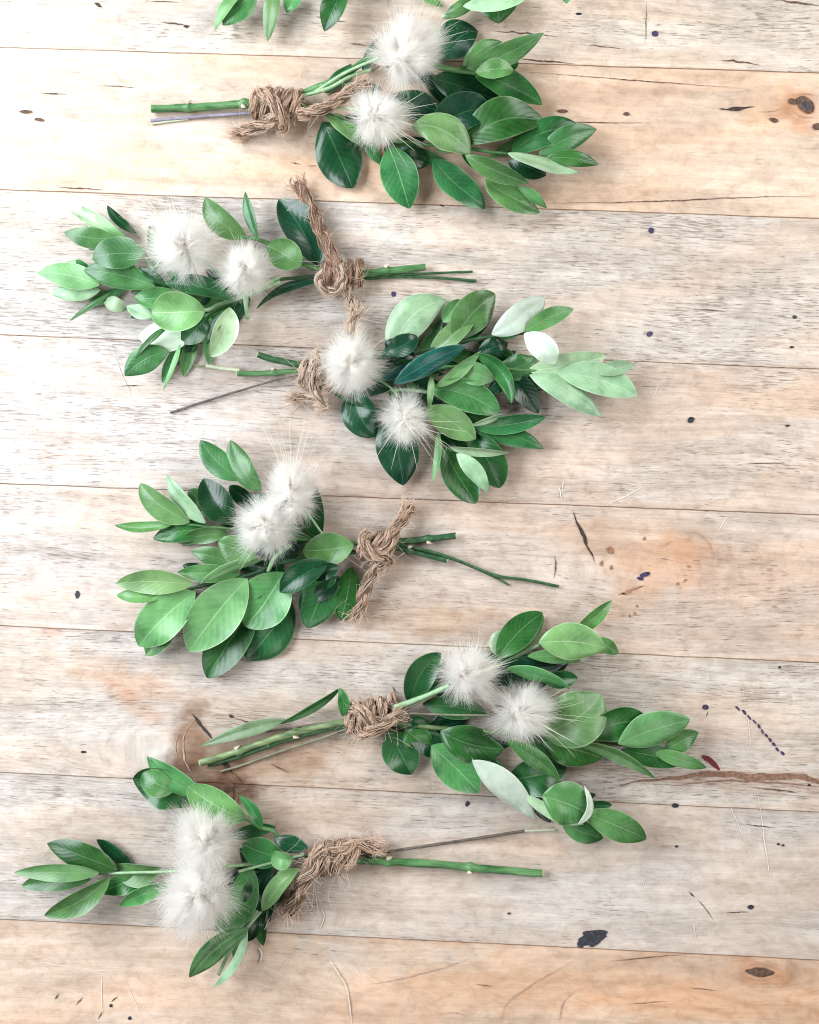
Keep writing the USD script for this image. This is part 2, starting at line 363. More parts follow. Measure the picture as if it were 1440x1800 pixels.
# where the grain flows round a knot: centre px, radius px, strength
SWIRL = [(1408, 184, 46, 26), (340, 1320, 80, 40), (1338, 1708, 46, 20), (1150, 1000, 110, 16), (395, 1390, 50, 18)]


def plank_fields(X, Y, k):
    """Colour, pore density and grain coordinate (mm) at table points (m)."""
    px, py = X / S + 720, 900 - Y / S
    ca, cb, da, db = PLANKS[k]
    f = smoothstep(150, 1300, px)[..., None]
    col = np.asarray(ca) * (1 - f) + np.asarray(cb) * f
    den = da * (1 - f[..., 0]) + db * f[..., 0]
    q = np.stack([px / 210 + k * 7.3, py / 60, np.full_like(px, k * 3.1)], -1)
    a = fbm(q, 4, 11)
    b = fbm(q * [1.7, 1.2, 1] + 31.7, 4, 12)
    warm = smoothstep(0.42, 0.62, a)[..., None]
    col = col * (1 + (warm - 0.45) * np.array([0.05, -0.03, -0.10])) * (0.86 + 0.28 * b)[..., None]
    den = den - (warm[..., 0] - 0.4) * 0.55 + (b - 0.5) * 0.6
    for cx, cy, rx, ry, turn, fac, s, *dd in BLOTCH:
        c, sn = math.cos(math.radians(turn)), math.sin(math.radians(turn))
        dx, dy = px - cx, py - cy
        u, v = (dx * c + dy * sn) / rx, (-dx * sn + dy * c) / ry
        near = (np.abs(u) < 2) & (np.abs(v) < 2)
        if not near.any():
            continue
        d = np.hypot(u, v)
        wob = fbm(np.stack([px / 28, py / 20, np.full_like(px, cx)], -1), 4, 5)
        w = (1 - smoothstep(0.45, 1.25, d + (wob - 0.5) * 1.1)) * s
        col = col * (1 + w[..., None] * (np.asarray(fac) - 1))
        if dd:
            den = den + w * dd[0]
    # grain: along the plank, bent round knots
    gx, gy = px * 0.2, (py - 0.042 * px) * 0.2
    gy = gy + (fbm(np.stack([px / 330, py / 120, np.full_like(px, k * 5.0)], -1), 2, 3) - 0.5) * 5
    for cx, cy, r, amp in SWIRL:
        dx, dy = (px - cx) / (r * 2.2), (py - cy) / r
        gy = gy - np.sign(dy) * amp * 0.2 * np.exp(-(dx**2 + dy**2)) * np.minimum(np.abs(dy) * 3, 1)
    g = np.stack([gx + k * 57, gy + k * 31, np.full_like(px, k * 13.0)], -1)
    band = fbm(np.stack([gx / 60 + k * 3, gy / 1.6, np.full_like(px, k * 2.0)], -1), 4, 31) - 0.5
    band2 = fbm(np.stack([gx / 26 + k * 9, gy / 5.5, np.full_like(px, k * 4.0)], -1), 4, 33) - 0.5
    col = col * (1 + (band * 0.34 + band2 * 0.42)[..., None] * np.array([0.9, 1.0, 1.08]))
    den = den - band * 0.5 - band2 * 0.9
    if k == 9:      # arched growth rings of the flat-sawn lowest plank
        for (cx, cy, ax, ay, gap, w0) in ((1180, 1830, 1.0, 2.0, 62, 0.16), (300, 1850, 1.0, 2.6, 74, 0.09)):
            d = np.hypot((px - cx) * ax, (py - cy) * ay) + (fbm(np.stack([px / 160, py / 90, px * 0 + cx], -1), 3, 9) - 0.5) * 90
            ring = 0.5 + 0.5 * np.cos(d / gap * 2 * np.pi)
            w = w0 * ring**5 * np.exp(-(d / 520) ** 2)
            col = col * (1 - w[..., None] * np.array([0.6, 1.0, 1.3]))
    return np.clip(col * np.array([0.90, 0.87, 0.86]), 0.02, 0.85), np.clip(den, -1, 1.2), g


def make_plank(k):
    ya, yb = SEAMS[k], SEAMS[k + 1]
    fine = 0.0008 if 2 <= k <= 9 else 0.004
    xs = np.r_[np.arange(-0.60, -0.152, 0.012), np.arange(-0.152, 0.152, fine), np.arange(0.152, 0.601, 0.012)]
    nv = max(8, int(0.051 / fine))
    gap, bev = 0.00003, 0.00018
    v = np.r_[0, 0, bev / 2.2, bev, np.linspace(bev * 2, 0.051 - bev * 2, nv), 0.051 - bev, 0.051 - bev / 2.2, 0.051, 0.051] / 0.051
    z = np.zeros(len(v)); z[[0, -1]] = -0.028; z[[1, -2]] = -0.00015; z[[2, -3]] = -0.00004
    X = np.repeat(xs[:, None], len(v), 1)
    px = X / S + 720
    top = ya[0] + (ya[1] - ya[0]) * px / 1440
    bot = yb[0] + (yb[1] - yb[0]) * px / 1440
    wig = lambda j: (fbm(np.stack([px[:, :1] / 60, px[:, :1] * 0 + j * 3.3, px[:, :1] * 0], -1), 3, 21) - 0.5) * 1.6
    top = top + wig(k) + gap / S
    bot = bot + wig(k + 1) - gap / S
    Y = (900 - (top + (bot - top) * v)) * S
    Z = np.repeat(z[None], len(xs), 0) + (fbm(np.stack([px / 300, (900 - Y / S) / 90, px * 0 + k], -1), 2, 2) - 0.5) * 0.00025
    n, m = X.shape
    V = np.stack([X, Y, Z], -1).reshape(-1, 3)
    i, j = np.meshgrid(np.arange(n - 1), np.arange(m - 1), indexing='ij')
    a, b, c, d = i * m + j, (i + 1) * m + j, (i + 1) * m + j + 1, i * m + j + 1
    F = np.vstack([np.stack([a, c, b], -1).reshape(-1, 3), np.stack([a, d, c], -1).reshape(-1, 3)])
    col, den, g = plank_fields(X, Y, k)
    edge = np.minimum(v, 1 - v) * 0.051
    dirt = 1 - smoothstep(0.0, 0.0004, edge)     # grime worked into the joints
    col = col * (1 - dirt[None, :, None] * np.array([0.34, 0.44, 0.52]))
    mesh, path = put('plank', (V, F), WOOD, '/World/table_top', smooth=True)
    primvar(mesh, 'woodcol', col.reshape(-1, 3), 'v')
    primvar(mesh, 'dash', den.reshape(-1), 'f')
    primvar(mesh, 'grain', g.reshape(-1, 3), 'v')


for k in range(len(PLANKS)):
    make_plank(k)
b_ = trimesh.creation.box([1.2, 0.66, 0.01]); b_.apply_translation([0, 0, -0.0335])
put('underside', (b_.vertices, b_.faces), GAP, '/World/table_top', smooth=False)

# marks on the wood: ink, cracks, scratches, each a thin sheet lying on its plank
rs = np.random.default_rng(5)
ZM = 0.00022


def blot(name, cx, cy, rx, ry, turn, mat, rag=0.26, n=40, z=ZM):
    th = np.arange(n) / n * 2 * np.pi
    r = 1 + rag * (fbm(np.stack([np.cos(th) * 1.3 + cx, np.sin(th) * 1.3 + cy, th * 0], -1), 3, 7) - 0.5) * 2
    c, s = math.cos(math.radians(turn)), math.sin(math.radians(turn))
    u, v = np.cos(th) * rx * r, np.sin(th) * ry * r
    V = [P(cx, cy, z)] + [P(cx + a * c - b * s, cy + a * s + b * c, z) for a, b in zip(u, v)]
    F = [(0, 1 + (i + 1) % n, 1 + i) for i in range(n)]
    put(name, (np.array(V), np.array(F)), mat, '/World/table_top', smooth=False)


def stroke(name, pts, w, mat, taper=(0.15, 0.15), rag=0.5, z=ZM):
    pts = np.array([(x, y, 0) for x, y in pts], float)
    L = np.linalg.norm(np.diff(pts, axis=0), axis=1).sum()
    n = max(8, int(L / 2))
    p = spline(pts, n)
    t = np.linspace(0, 1, n)
    d = np.gradient(p, axis=0); d /= np.linalg.norm(d, axis=1, keepdims=True)
    nrm = np.stack([-d[:, 1], d[:, 0]], -1)
    sd = pts[0, 0] * 0.37 + pts[0, 1] * 0.71
    w1 = w / 2 * np.minimum(1, np.minimum(taper[0] + t * 2.2, taper[1] + (1 - t) * 2.2))
    ra = 1 + rag * 2 * (noise(np.stack([t * L / max(4.5, w * 1.6) + sd, t * 0, t * 0], -1), 3) - 0.5)
    rb = 1 + rag * 2 * (noise(np.stack([t * L / max(4.5, w * 1.6) + sd, t * 0 + 9, t * 0], -1), 4) - 0.5)
    mid = p[:, :2] + nrm * ((noise(np.stack([t * L / max(13, w * 4) + sd, t * 0 + 5, t * 0], -1), 8) - 0.5) * w * 0.9)[:, None]
    A, B = mid + nrm * (w1 * ra)[:, None], mid - nrm * (w1 * rb)[:, None]
    V = np.array([P(x, y, z) for x, y in np.vstack([A, B])])
    F = []
    for i in range(n - 1):
        F += [(i, i + 1, n + i + 1), (i, n + i + 1, n + i)]
    F = np.array(F)
    nn = np.cross(V[F[0, 1]] - V[F[0, 0]], V[F[0, 2]] - V[F[0, 0]])
    put(name, (V, F if nn[2] > 0 else F[:, ::-1]), mat, '/World/table_top', smooth=False)


for a in ((1152, 59, 6, 5, 0), (1145, 405, 5, 5, 0), (1142, 587, 5, 5, 0), (1240, 1243, 6, 5, 10), (692, 517, 4, 5, 0)):
    blot('ink_spot', *a, INK)
for a in ((1215, 738, 6, 5, -30), (1187, 1416, 6, 4, 0), (822, 1413, 4, 5, 30), (1190, 1488, 3, 2, 0), (895, 1606, 3, 2, 0), (195, 1768, 3, 3, 0), (228, 1790, 3, 3, 0), (1018, 24, 5, 2, 0),
          (1320, 1595, 6, 4, 0), (1369, 1484, 3, 2, 0), (1377, 1486, 3, 2, 0), (136, 1045, 4, 7, 10), (365, 821, 2, 2, 0), (1385, 748, 4, 2, 0), (1392, 610, 4, 2, 0), (1397, 557, 4, 3, 20), (1371, 1173, 2, 2, 0), (147, 1322, 5, 2, 0), (1423, 1380, 3, 2, 0)):
    blot('dark_speck', *a, INK_BLACK)
blot('ink_spill', 1041, 1648, 25, 12, -24, INK_BLACK, 0.3, 64)
for k_, a in enumerate(((1023, 1655, 9, 6, -40), (1059, 1641, 9, 6, 10), (1036, 1641, 11, 5, -10), (1047, 1657, 12, 5, -35), (1021, 1664, 5, 3, 0))):
    blot('ink_spill', *a, INK_BLACK, 0.5, 40, ZM + 0.00002 * (k_ + 1))
for i in range(11):
    t0, t1 = i / 11, (i + 0.80) / 11
    f = lambda t: (1293 + 92 * t + 5 * math.sin(t * 5), 1242 + 88 * t)
    stroke('ink_dash', [f(t0), f(t1)], 4.2, INK, (0.45, 0.35), 0.4)
stroke('paint_mark', [(1237, 1326), (1250, 1336), (1266, 1353)], 8, RED, (0.5, 0.4), 0.25)
for a in ((1134, 1010, 10, 4, -20), (1126, 1017, 6, 3, 10)):
    blot('ink_spot', *a, INK)
for pts, w in (([(1088, 1046), (1108, 1038), (1132, 1028)], 4.5), ([(1092, 1042), (1102, 1046)], 3)):
    stroke('rust_mark', pts, w, RUST)
for a in ((1116, 1078, 4, 5, 0), (1107, 1082, 3, 4, 0), (1120, 1065, 3, 3, 0), (1205, 1020, 4, 3, 0), (1192, 1026, 4, 3, 20), (1212, 996, 5, 3, 0), (1072, 967, 8, 9, 0), (1058, 990, 5, 7, 0), (1075, 997, 4, 5, 0), (1133, 947, 3, 4, 0)):
    blot('rust_spot', a[0], a[1], a[2] * 0.7, a[3] * 0.7, a[4], RUST, 0.8)
for pts, w in (([(1006, 898), (1020, 930), (1034, 962), (1047, 990)], 6), ([(338, 1254), (352, 1275), (373, 1302)], 8), ([(386, 1332), (402, 1346), (412, 1360)], 11), ([(410, 1356), (420, 1368), (430, 1380)], 3), ([(402, 1256), (412, 1262)], 6), ([(412, 1263), (440, 1271), (472, 1282)], 4), ([(476, 1342), (510, 1360)], 3),
               ([(500, 1283), (540, 1275), (580, 1268)], 3), ([(413, 1375), (410, 1400), (405, 1425)], 3), ([(384, 1395), (398, 1380)], 8),
               ([(1360, -2), (1400, 4), (1445, 10)], 4.5), ([(1264, 105), (1300, 108), (1337, 114)], 5), ([(1263, 190), (1295, 190), (1328, 187)], 6), ([(908, 102), (950, 106), (1012, 112)], 4), ([(860, 53), (920, 58), (985, 65)], 3.5),
               ([(1020, 78), (1105, 86)], 2), ([(905, 124), (1080, 138), (1320, 156)], 1.8), ([(950, 357), (1150, 354), (1300, 347), (1445, 344)], 2.4), ([(950, 213), (1060, 215), (1150, 216)], 2),
               ([(282, 39), (310, 42), (332, 46)], 3.5), ([(322, 45), (333, 46)], 6), ([(555, 28), (610, 39)], 5), ([(178, 150), (240, 154)], 2.5), ([(612, 77), (648, 79)], 4.5), ([(164, 6), (180, 11)], 6), ([(255, 1), (320, 4)], 2),
               ([(70, 163), (120, 166)], 2.5), ([(98, 329), (140, 331), (188, 333)], 3.5), ([(512, 310), (509, 322)], 3), ([(772, 359), (780, 365)], 5), ([(510, 285), (530, 289)], 3), ([(540, 292), (558, 290)], 2),
               ([(1300, 1449), (1335, 1452), (1368, 1456)], 2.5), ([(1276, 1604), (1316, 1604)], 3), ([(1320, 1384), (1412, 1394)], 3), ([(975, 975), (977, 1000), (973, 1018)], 3), ([(1208, 1736), (1262, 1742)], 2),
               ([(1215, 543), (1280, 547)], 2.2), ([(1310, 815), (1380, 814)], 2.4), ([(890, 730), (906, 716)], 2), ([(205, 678), (255, 677)], 2), ([(95, 1757), (104, 1746)], 3), ([(133, 1768), (147, 1753)], 3), ([(195, 1762), (208, 1752)], 3),
               ([(172, 1793), (180, 1778)], 3), ([(690, 1310), (700, 1330)], 2), ([(690, 1207), (697, 1218)], 3), ([(835, 1730), (868, 1735)], 2), ([(1240, 1262), (1246, 1250)], 2), ([(1100, 1765), (1180, 1760)], 1.6), ([(1136, 0), (1136, 60), (1134, 80)], 1.8),
               ([(1070, 1690), (1130, 1684), (1205, 1678)], 2.2), ([(1225, 1580), (1240, 1596), (1255, 1618)], 2.5), ([(1210, 1568), (1222, 1578)], 3)):
    stroke('wood_crack', pts, w * (0.85 if w > 5.5 else 0.66), DEEP if w > 5.5 else CRACK, (0.05, 0.05), 0.6)
stroke('brown_streak', [(1085, 1384), (1170, 1370), (1260, 1362), (1350, 1363), (1450, 1372)], 10, STREAK, (0.02, 0.9), 0.35)
stroke('brown_streak', [(1180, 1382), (1290, 1372), (1440, 1383)], 2.5, STREAK)
for a in ((1417, 184, 18, 13, 35), (1438, 222, 10, 6, -10), (1361, 211, 8, 4, 15), (1336, 1709, 26, 8, 4), (989, 195, 9, 3, 5), (1101, 200, 6, 3, 0), (45, 196, 11, 3, 2), (69, 210, 9, 3, 8), (396, 1386, 16, 9, -30), (1394, 178, 8, 5, 20)):
    blot('knot', *a, CRACK, 0.22, 48, ZM + 0.00004)
blot('knot', 1418, 185, 9, 6, 35, INK_BLACK, 0.4, 30, ZM + 0.0001)
for pts, w in (([(1330, 1378), (1342, 1460), (1352, 1530), (1362, 1580)], 3.0), ([(1250, 1355), (1285, 1420), (1310, 1480), (1345, 1560)], 2.0), ([(1255, 1617), (1222, 1624), (1224, 1650), (1227, 1684)], 2.2),
               ([(160, 1706), (215, 1707)], 2.6), ([(178, 1708), (180, 1790)], 2.4), ([(214, 1708), (232, 1750), (252, 1795)], 2.2), ([(58, 1690), (110, 1698), (162, 1707)], 2.2),
               ([(1062, 890), (1100, 872), (1137, 853)], 3.4), ([(981, 848), (990, 885)], 3), ([(992, 842), (988, 860)], 3), ([(1262, 935), (1278, 910)], 3), ([(1305, 1205), (1316, 1270), (1322, 1340)], 1.8), ([(1030, 1490), (1060, 1560), (1085, 1610)], 1.6),
               ([(190, 590), (215, 660), (245, 730)], 2), ([(565, 1105), (590, 1106)], 1.6), ([(1115, 1495), (1150, 1620)], 1.5), ([(1148, 700), (1158, 672)], 2)):
    stroke('scratch', pts, w * 0.55, SCRATCH, (0.05, 0.05), 0.8)
for pts, w in (([(1012, 1688), (925, 1738), (888, 1770), (880, 1805)], 2.0), ([(1015, 1738), (990, 1765), (982, 1805)], 2.0), ([(640, 1732), (700, 1722), (770, 1704), (830, 1684)], 2.2), ([(770, 1783), (800, 1780), (825, 1788)], 1.8), ([(350, 1256), (324, 1290), (326, 1340), (352, 1382), (380, 1400)], 3.0), ([(318, 1276), (308, 1310), (316, 1350)], 2.0), ([(418, 1394), (412, 1412), (392, 1420)], 2.5),
               ([(1195, 940), (1222, 936), (1244, 950), (1254, 975), (1250, 992)], 2.2), ([(1180, 950), (1165, 962)], 2), ([(1398, 172), (1412, 164), (1434, 168)], 2.4), ([(1394, 192), (1410, 204), (1436, 206)], 2.4), ([(1385, 186), (1360, 194), (1330, 196)], 1.8), ([(1300, 1706), (1335, 1694), (1375, 1706)], 2), ([(1300, 1712), (1335, 1724), (1375, 1714)], 2)):
    stroke('grain_line', pts, w * 0.8, LINE, (0.05, 0.05), 0.8)

# ------------------------------------------------------------------ builders for the posies
VIEW = {1: (240, 0, 3.2727), 2: (640, 0, 3.2727), 3: (40, 300, 3.2727), 4: (440, 300, 3.2727), 5: (290, 500, 3.2727), 6: (690, 500, 3.2727), 7: (190, 720, 3.2727),
        8: (570, 800, 3.2727), 9: (330, 1100, 3.2727), 10: (670, 1040, 2.4828), 11: (10, 1310, 3.0638), 12: (380, 1360, 2.3226), 0: (0, 0, 1.0)}


def vp(view, x, y):
    ox, oy, k = VIEW[view]
    return ox + x / k, oy + y / k


def leaf_mesh(b, t, w, zb, zt, bend, roll, fold, arch, ea, eb, seed, nt=26, nu=12):
    """A boxwood leaf: solid blade between base and tip pixel, w pixels wide, heights in mm."""
    B, T = P(*b, zb * MM), P(*t, zt * MM)
    L = np.linalg.norm(T - B)
    ax = (T - B) / L
    side = np.cross([0, 0, 1.0], ax); side /= np.linalg.norm(side)       # to the left, seen from above
    C = (B + T) / 2 - side * bend * L * 2 + np.array([0, 0, arch * MM * 2])
    s = (0.5 - 0.5 * np.cos(np.linspace(0, 1, nt) * np.pi))[:, None] * 0.75 + np.linspace(0, 1, nt)[:, None] * 0.25
    mid = (1 - s) ** 2 * B + 2 * s * (1 - s) * C + s**2 * T
    tan = np.gradient(mid, axis=0); tan /= np.linalg.norm(tan, axis=1, keepdims=True)
    sd = np.cross([0, 0, 1.0], tan); sd /= np.linalg.norm(sd, axis=1, keepdims=True)
    nm = np.cross(tan, sd)
    r = math.radians(roll)
    tw = np.linspace(-0.12, 0.12, nt)[:, None] * (1 if seed % 2 else -1)
    S1 = sd * np.cos(r + tw) + nm * np.sin(r + tw)
    N1 = -sd * np.sin(r + tw) + nm * np.cos(r + tw)
    q = s[:, 0]
    prof = q**ea * (1 - q) ** eb
    prof = prof / prof.max()
    prof = np.maximum(prof, 0.05 * (q < 0.5))
    prof[-1] = 0.01
    hw = w / 2 * S / max(math.cos(r), 0.35) * prof
    u = np.linspace(-1, 1, nu + 1)
    u = np.sign(u) * np.abs(u) ** 0.85
    across = u[None, :] * hw[:, None]
    ph = seed * 1.7
    wave = 0.09 * hw[:, None] * np.sin(q[:, None] * 9 + ph) * np.abs(u)[None] ** 1.5 * np.sign(u)[None]
    lift = fold * np.abs(across) ** 1.15 * (hw.max() + 1e-9) ** -0.15 - 0.24 * hw[:, None] * (np.abs(u)[None] ** 3) * (0.3 + math.sin(ph)) + 0.10 * hw.max() * np.sin(q[:, None] * 6.5 + ph * 2.3) + wave
    top = mid[:, None] + S1[:, None] * across[..., None] + N1[:, None] * lift[..., None]
    top[..., 2] = np.maximum(top[..., 2], 0.0008)
    th = 0.00028
    bot = top - N1[:, None] * th
    bot[..., 2] = np.maximum(bot[..., 2], 0.00035)
    nn, m = top.shape[:2]
    uvt = np.stack(np.broadcast_arrays((u * 0.5 + 0.5)[None], q[:, None]), -1).reshape(-1, 2)
    i, j = np.meshgrid(np.arange(nn - 1), np.arange(m - 1), indexing='ij')
    a, b_, c, d = i * m + j, (i + 1) * m + j, (i + 1) * m + j + 1, i * m + j + 1
    Ft = np.vstack([np.stack([a, b_, c], -1).reshape(-1, 3), np.stack([a, c, d], -1).reshape(-1, 3)])
    k = nn * m
    V = np.vstack([top.reshape(-1, 3), bot.reshape(-1, 3)])
    F = np.vstack([Ft, Ft[:, ::-1] + k])
    uv = np.vstack([uvt, uvt])
    ring = np.r_[np.arange(nn) * m, (nn - 1) * m + np.arange(1, m), (np.arange(nn - 1)[::-1]) * m + m - 1]
    RV = np.vstack([V[ring], V[ring + k]]); nr = len(ring)
    e = np.arange(nr - 1)
    RF = np.vstack([np.stack([e, e + nr, e + 1], -1), np.stack([e + 1, e + nr, e + nr + 1], -1)]) + len(V)
    V = np.vstack([V, RV]); uv = np.vstack([uv, uv[ring], uv[ring]])
    # orientation: the top must face up
    n0 = np.cross(V[Ft[:, 1]] - V[Ft[:, 0]], V[Ft[:, 2]] - V[Ft[:, 0]]).sum(0)
    F = np.vstack([F, RF])
    if n0 @ N1.mean(0) < 0:
        F = F[:, ::-1]
    return (V, F), uv


def opts(words):
    o = {}
    for w in words:
        o[w[0]] = float(w[1:]) if len(w) > 1 else 1.0
    return o


class Posy:
    def __init__(self, name, label, at, seed):
        self.off = P(*at, 0.0)
        self.path = numbered('/World/' + name)
        x = UsdGeom.Xform.Define(stage, self.path)
        x.AddTranslateOp().Set(Gf.Vec3d(*map(float, self.off)))
        tag(x.GetPrim(), label=label, category='posy', group='boxwood and bunny tail posies laid on the table')
        self.rng = np.random.default_rng(seed)
        self.seed = seed

    def stem_mesh(self, view, pts, w, z, node=0):
        """pts in view px with optional height mm."""
        q = []
        for p in pts:
            zz = (p[2] if len(p) > 2 else z) * MM
            q.append(P(*vp(view, p[0], p[1]), zz))
        L = np.linalg.norm(np.diff(np.array(q), axis=0), axis=1).sum()
        n = max(8, int(L / 0.0008))
        path = spline(q, n)
        r = w / 2 / VIEW[view][2] * S * 0.92
        path[:, 2] = np.maximum(path[:, 2], r + 0.0003)
        t = np.linspace(0, 1, n)
        rad = r * (1 + 0.10 * (noise(np.stack([t * L * 300 + self.seed, t * 0, t * 0], -1), 1) - 0.5))
        for k in range(node):
            c = (k + 0.7) / (node + 0.6)
            rad = rad + r * 0.45 * np.exp(-((t - c) * L / 0.0011) ** 2)
        return path, rad

    def stem(self, view, pts, w, tone, z=2.2, node=0, cut=None, name='stem', label=None):
        path, rad = self.stem_mesh(view, pts, w, z, node)
        m, p = put(name, tube(path, rad, 10, True, 0.10, self.seed), STEM[tone], self.path, off=self.off)
        if label:
            tag(m.GetPrim(), label=label)
        for end in ([] if cut is None else [cut] if isinstance(cut, int) else cut):
            i = 0 if end == 0 else -1
            d = path[0] - path[1] if end == 0 else path[-1] - path[-2]
            d = d / np.linalg.norm(d)
            c = path[i]
            put('cut_end', tube(np.array([c - d * 0.00015, c + d * 0.0002]), np.array([rad[i] * 1.05, rad[i] * 0.95]), 12), CUT, p, smooth=False, off=self.off)
        for k in range(node):
            c = int((k + 0.7) / (node + 0.6) * (len(path) - 1))
            d = path[min(c + 2, len(path) - 1)] - path[c - 1]; d /= np.linalg.norm(d)
            u = np.cross(d, [0, 0, 1.0]); sg = 1 if k % 2 else -1
            a = path[c] + u * sg * rad[c] * 0.7 + np.array([0, 0, rad[c] * 0.6])
            e = a + d * 0.0016 + u * sg * 0.0007
            put('bud_scale', tube(spline([a, (a + e) / 2 + [0, 0, 0.0004], e], 6), np.linspace(1, 0.25, 6) * rad[c] * 0.5, 6), SCALE, p, off=self.off)
        return p

    def twig(self, view, pts, w, tone, z, leaves, zr, fill=7):
        """A twig and its leaves (sub-parts). leaves: text rows bx by tx ty w tone options; zr: heights mm from first to last."""
        path, rad = self.stem_mesh(view, pts, w, z)
        rad = rad * np.linspace(1.1, 0.7, len(rad))
        _, tp = put('twig', tube(path, rad, 8, True, 0.1, self.seed), STEM[tone], self.path, off=self.off)
        rows = [r.split() for r in leaves.strip().splitlines() if r.strip()]
        v = view
        rows2 = []
        for r in rows:
            if r[0] == 'view':
                v = int(r[1]); continue
            rows2.append((v, r))
        if len(rows2) >= 6:
            for k in range(fill):
                f = 0.18 + 0.68 * k / max(1, fill - 1)
                a = path[int(f * (len(path) - 1))]; d = path[min(int(f * (len(path) - 1)) + 3, len(path) - 1)] - a
                px, py = a[0] / S + 720, 900 - a[1] / S
                an = math.atan2(-d[1], d[0]) + (1 if k % 2 else -1) * self.rng.uniform(0.35, 0.75)
                ln = self.rng.uniform(62, 88)
                m, uv = leaf_mesh((px, py), (px + ln * math.cos(an), py + ln * math.sin(an)), self.rng.uniform(19, 27), max(1.3, zr[0] - 1.6), max(1.2, zr[0] - 2.0), 0.03, self.rng.uniform(-10, 10), 0.15, 0.3, 0.72, 0.78, int(self.rng.integers(1000)))
                put('leaf', m, LEAF['DMDMG'[int(self.rng.integers(5))]], tp, uv=uv, off=self.off)
        for i, (v, r) in enumerate(rows2):
            bx, by, tx, ty, w_ = map(float, r[:5])
            o = opts(r[6:])
            zz = zr[0] - 0.4 + (zr[1] + 3.0 - zr[0]) * i / max(1, len(rows2) - 1) + o.get('z', 0)
            rg = self.rng
            roll = o.get('r', rg.uniform(-10, 10))
            arch = o.get('a', rg.uniform(0.5, 2.2))
            fold = o.get('f', rg.uniform(0.08, 0.34))
            zt = max(2.3, zz + o.get('t', rg.uniform(-1.4, 0.3)))
            bend = o.get('b', rg.uniform(-0.03, 0.03))
            W = w_ / VIEW[v][2] * 1.06
            b, t = vp(v, bx, by), vp(v, tx, ty)
            slim = W / math.hypot(b[0] - t[0], b[1] - t[1])
            ea, eb = (0.78, 0.52 + 0.5 * o.get('e', 0.66)) if slim > 0.22 else (0.72, 0.50 + 0.5 * o.get('e', 0.78))
            m, uv = leaf_mesh(b, t, W, zz, zt, bend, roll, fold, arch, ea, eb, int(rg.integers(1000)))
            put('leaf', m, LEAF[r[5]], tp, uv=uv, off=self.off)

    def tail(self, c, r, flow, z, stalk=None, n=4200, long=14, stretch=1.12, awn=1.7, cw=1.0):
        """A bunny tail seed head: centre px, radius px, flow = direction the head points (px right, px down, up)."""
        rg = self.rng
        C = P(*c, z * MM)
        R = r * S * 0.94
        ax = np.array([flow[0], -flow[1], flow[2]], float); ax /= np.linalg.norm(ax)
        sp = trimesh.creation.icosphere(3, 1.0)
        V = np.array(sp.vertices)
        along = V @ ax
        core = V * 0.26 + np.outer(along, ax) * 0.26 * (1.5 * stretch - 1) - ax * 0.05
        core = C + core * R * (1 + 0.3 * (fbm(V * 3.1 + 7, 3, self.seed) - 0.5))[:, None]
        core[:, 2] = np.maximum(core[:, 2], 0.0006)
        _, tp = put('bunny_tail', (core, sp.faces), HEAD_CORE, self.path, off=self.off)
        # hairs gathered in tufts that stand off a short spine and sweep towards its tip
        K = 150
        e1 = np.cross(ax, [0.3, 0.2, 1.0]); e1 /= np.linalg.norm(e1)
        e2 = np.cross(ax, e1)
        ks = np.linspace(-0.95, 1, K) + rg.normal(0, 0.06, K)
        ka = np.arange(K) * 2.399963 + rg.normal(0, 0.25, K)
        k = rg.integers(0, K, n)
        sp_ = np.clip(ks[k] + rg.normal(0, 0.07, n), -1.0, 1.05)
        an = ka[k] + rg.normal(0, 0.16, n)
        rad = np.cos(an)[:, None] * e1 + np.sin(an)[:, None] * e2
        body = np.sqrt(np.clip(1 - (sp_ * 0.93) ** 2, 0.02, 1))
        d = rad
        root = rad * (0.26 * body)[:, None] + np.outer(sp_ * 0.38 * stretch, ax) - ax * 0.05
        tilt = np.radians(np.interp(ks, [-1, -0.4, 0.5, 1.0], [-38, 12, 46, 78]) + rg.normal(0, 9, K))[k] + rg.normal(0, 0.10, n)
        hd = rad * np.cos(tilt)[:, None] + ax * np.sin(tilt)[:, None] + rg.normal(0, 0.09, (n, 3))
        hd /= np.linalg.norm(hd, axis=1, keepdims=True)
        ln = rg.uniform(0.55, 0.76, n) * (0.85 + 0.3 * rg.random(K)[k])
        ln[rg.random(n) < 0.03] *= 1.3
        t = np.linspace(0, 1, 6)[None, :, None]
        side = rg.normal(0, 0.10, (n, 3)) + rg.normal(0, 0.15, (K, 3))[k]
        pts = root[:, None] + (d[:, None] * 0.45 * t * (1 - t) + hd[:, None] * t) * ln[:, None, None] + side[:, None] * t**2
        pts = C + pts * R
        pts[..., 2] = np.maximum(pts[..., 2], 0.0005)
        wd = np.array([0.075, 0.072, 0.062, 0.05, 0.036, 0.016]) * MM * 1.15 * cw
        curves('fluff', pts, wd, FLUFF, tp, self.off, 'stuff')
        if long:
            dd = ax + rg.normal(0, 0.42, (long, 3)); dd /= np.linalg.norm(dd, axis=1, keepdims=True)
            t = np.linspace(0, 1, 9)[None, :, None]
            sd = rg.normal(0, 0.12, (long, 3))
            l2 = rg.uniform(0.75, 1.0, long) * awn
            rt = dd * 0.3
            p2 = C + (rt[:, None] + dd[:, None] * t * l2[:, None, None] + sd[:, None] * t**2) * R
            p2[..., 2] = np.maximum(p2[..., 2], 0.0008)
            curves('awns', p2, np.array([0.10, 0.10, 0.09, 0.085, 0.08, 0.07, 0.06, 0.045, 0.02]) * MM * 1.6, AWN, tp, self.off, 'stuff')
        if stalk:
            v, pts_, w, tone, zs = stalk
            path, rad = self.stem_mesh(v, pts_, w, zs)
            put('stalk', tube(path, rad, 8), STEM[tone], tp, off=self.off)

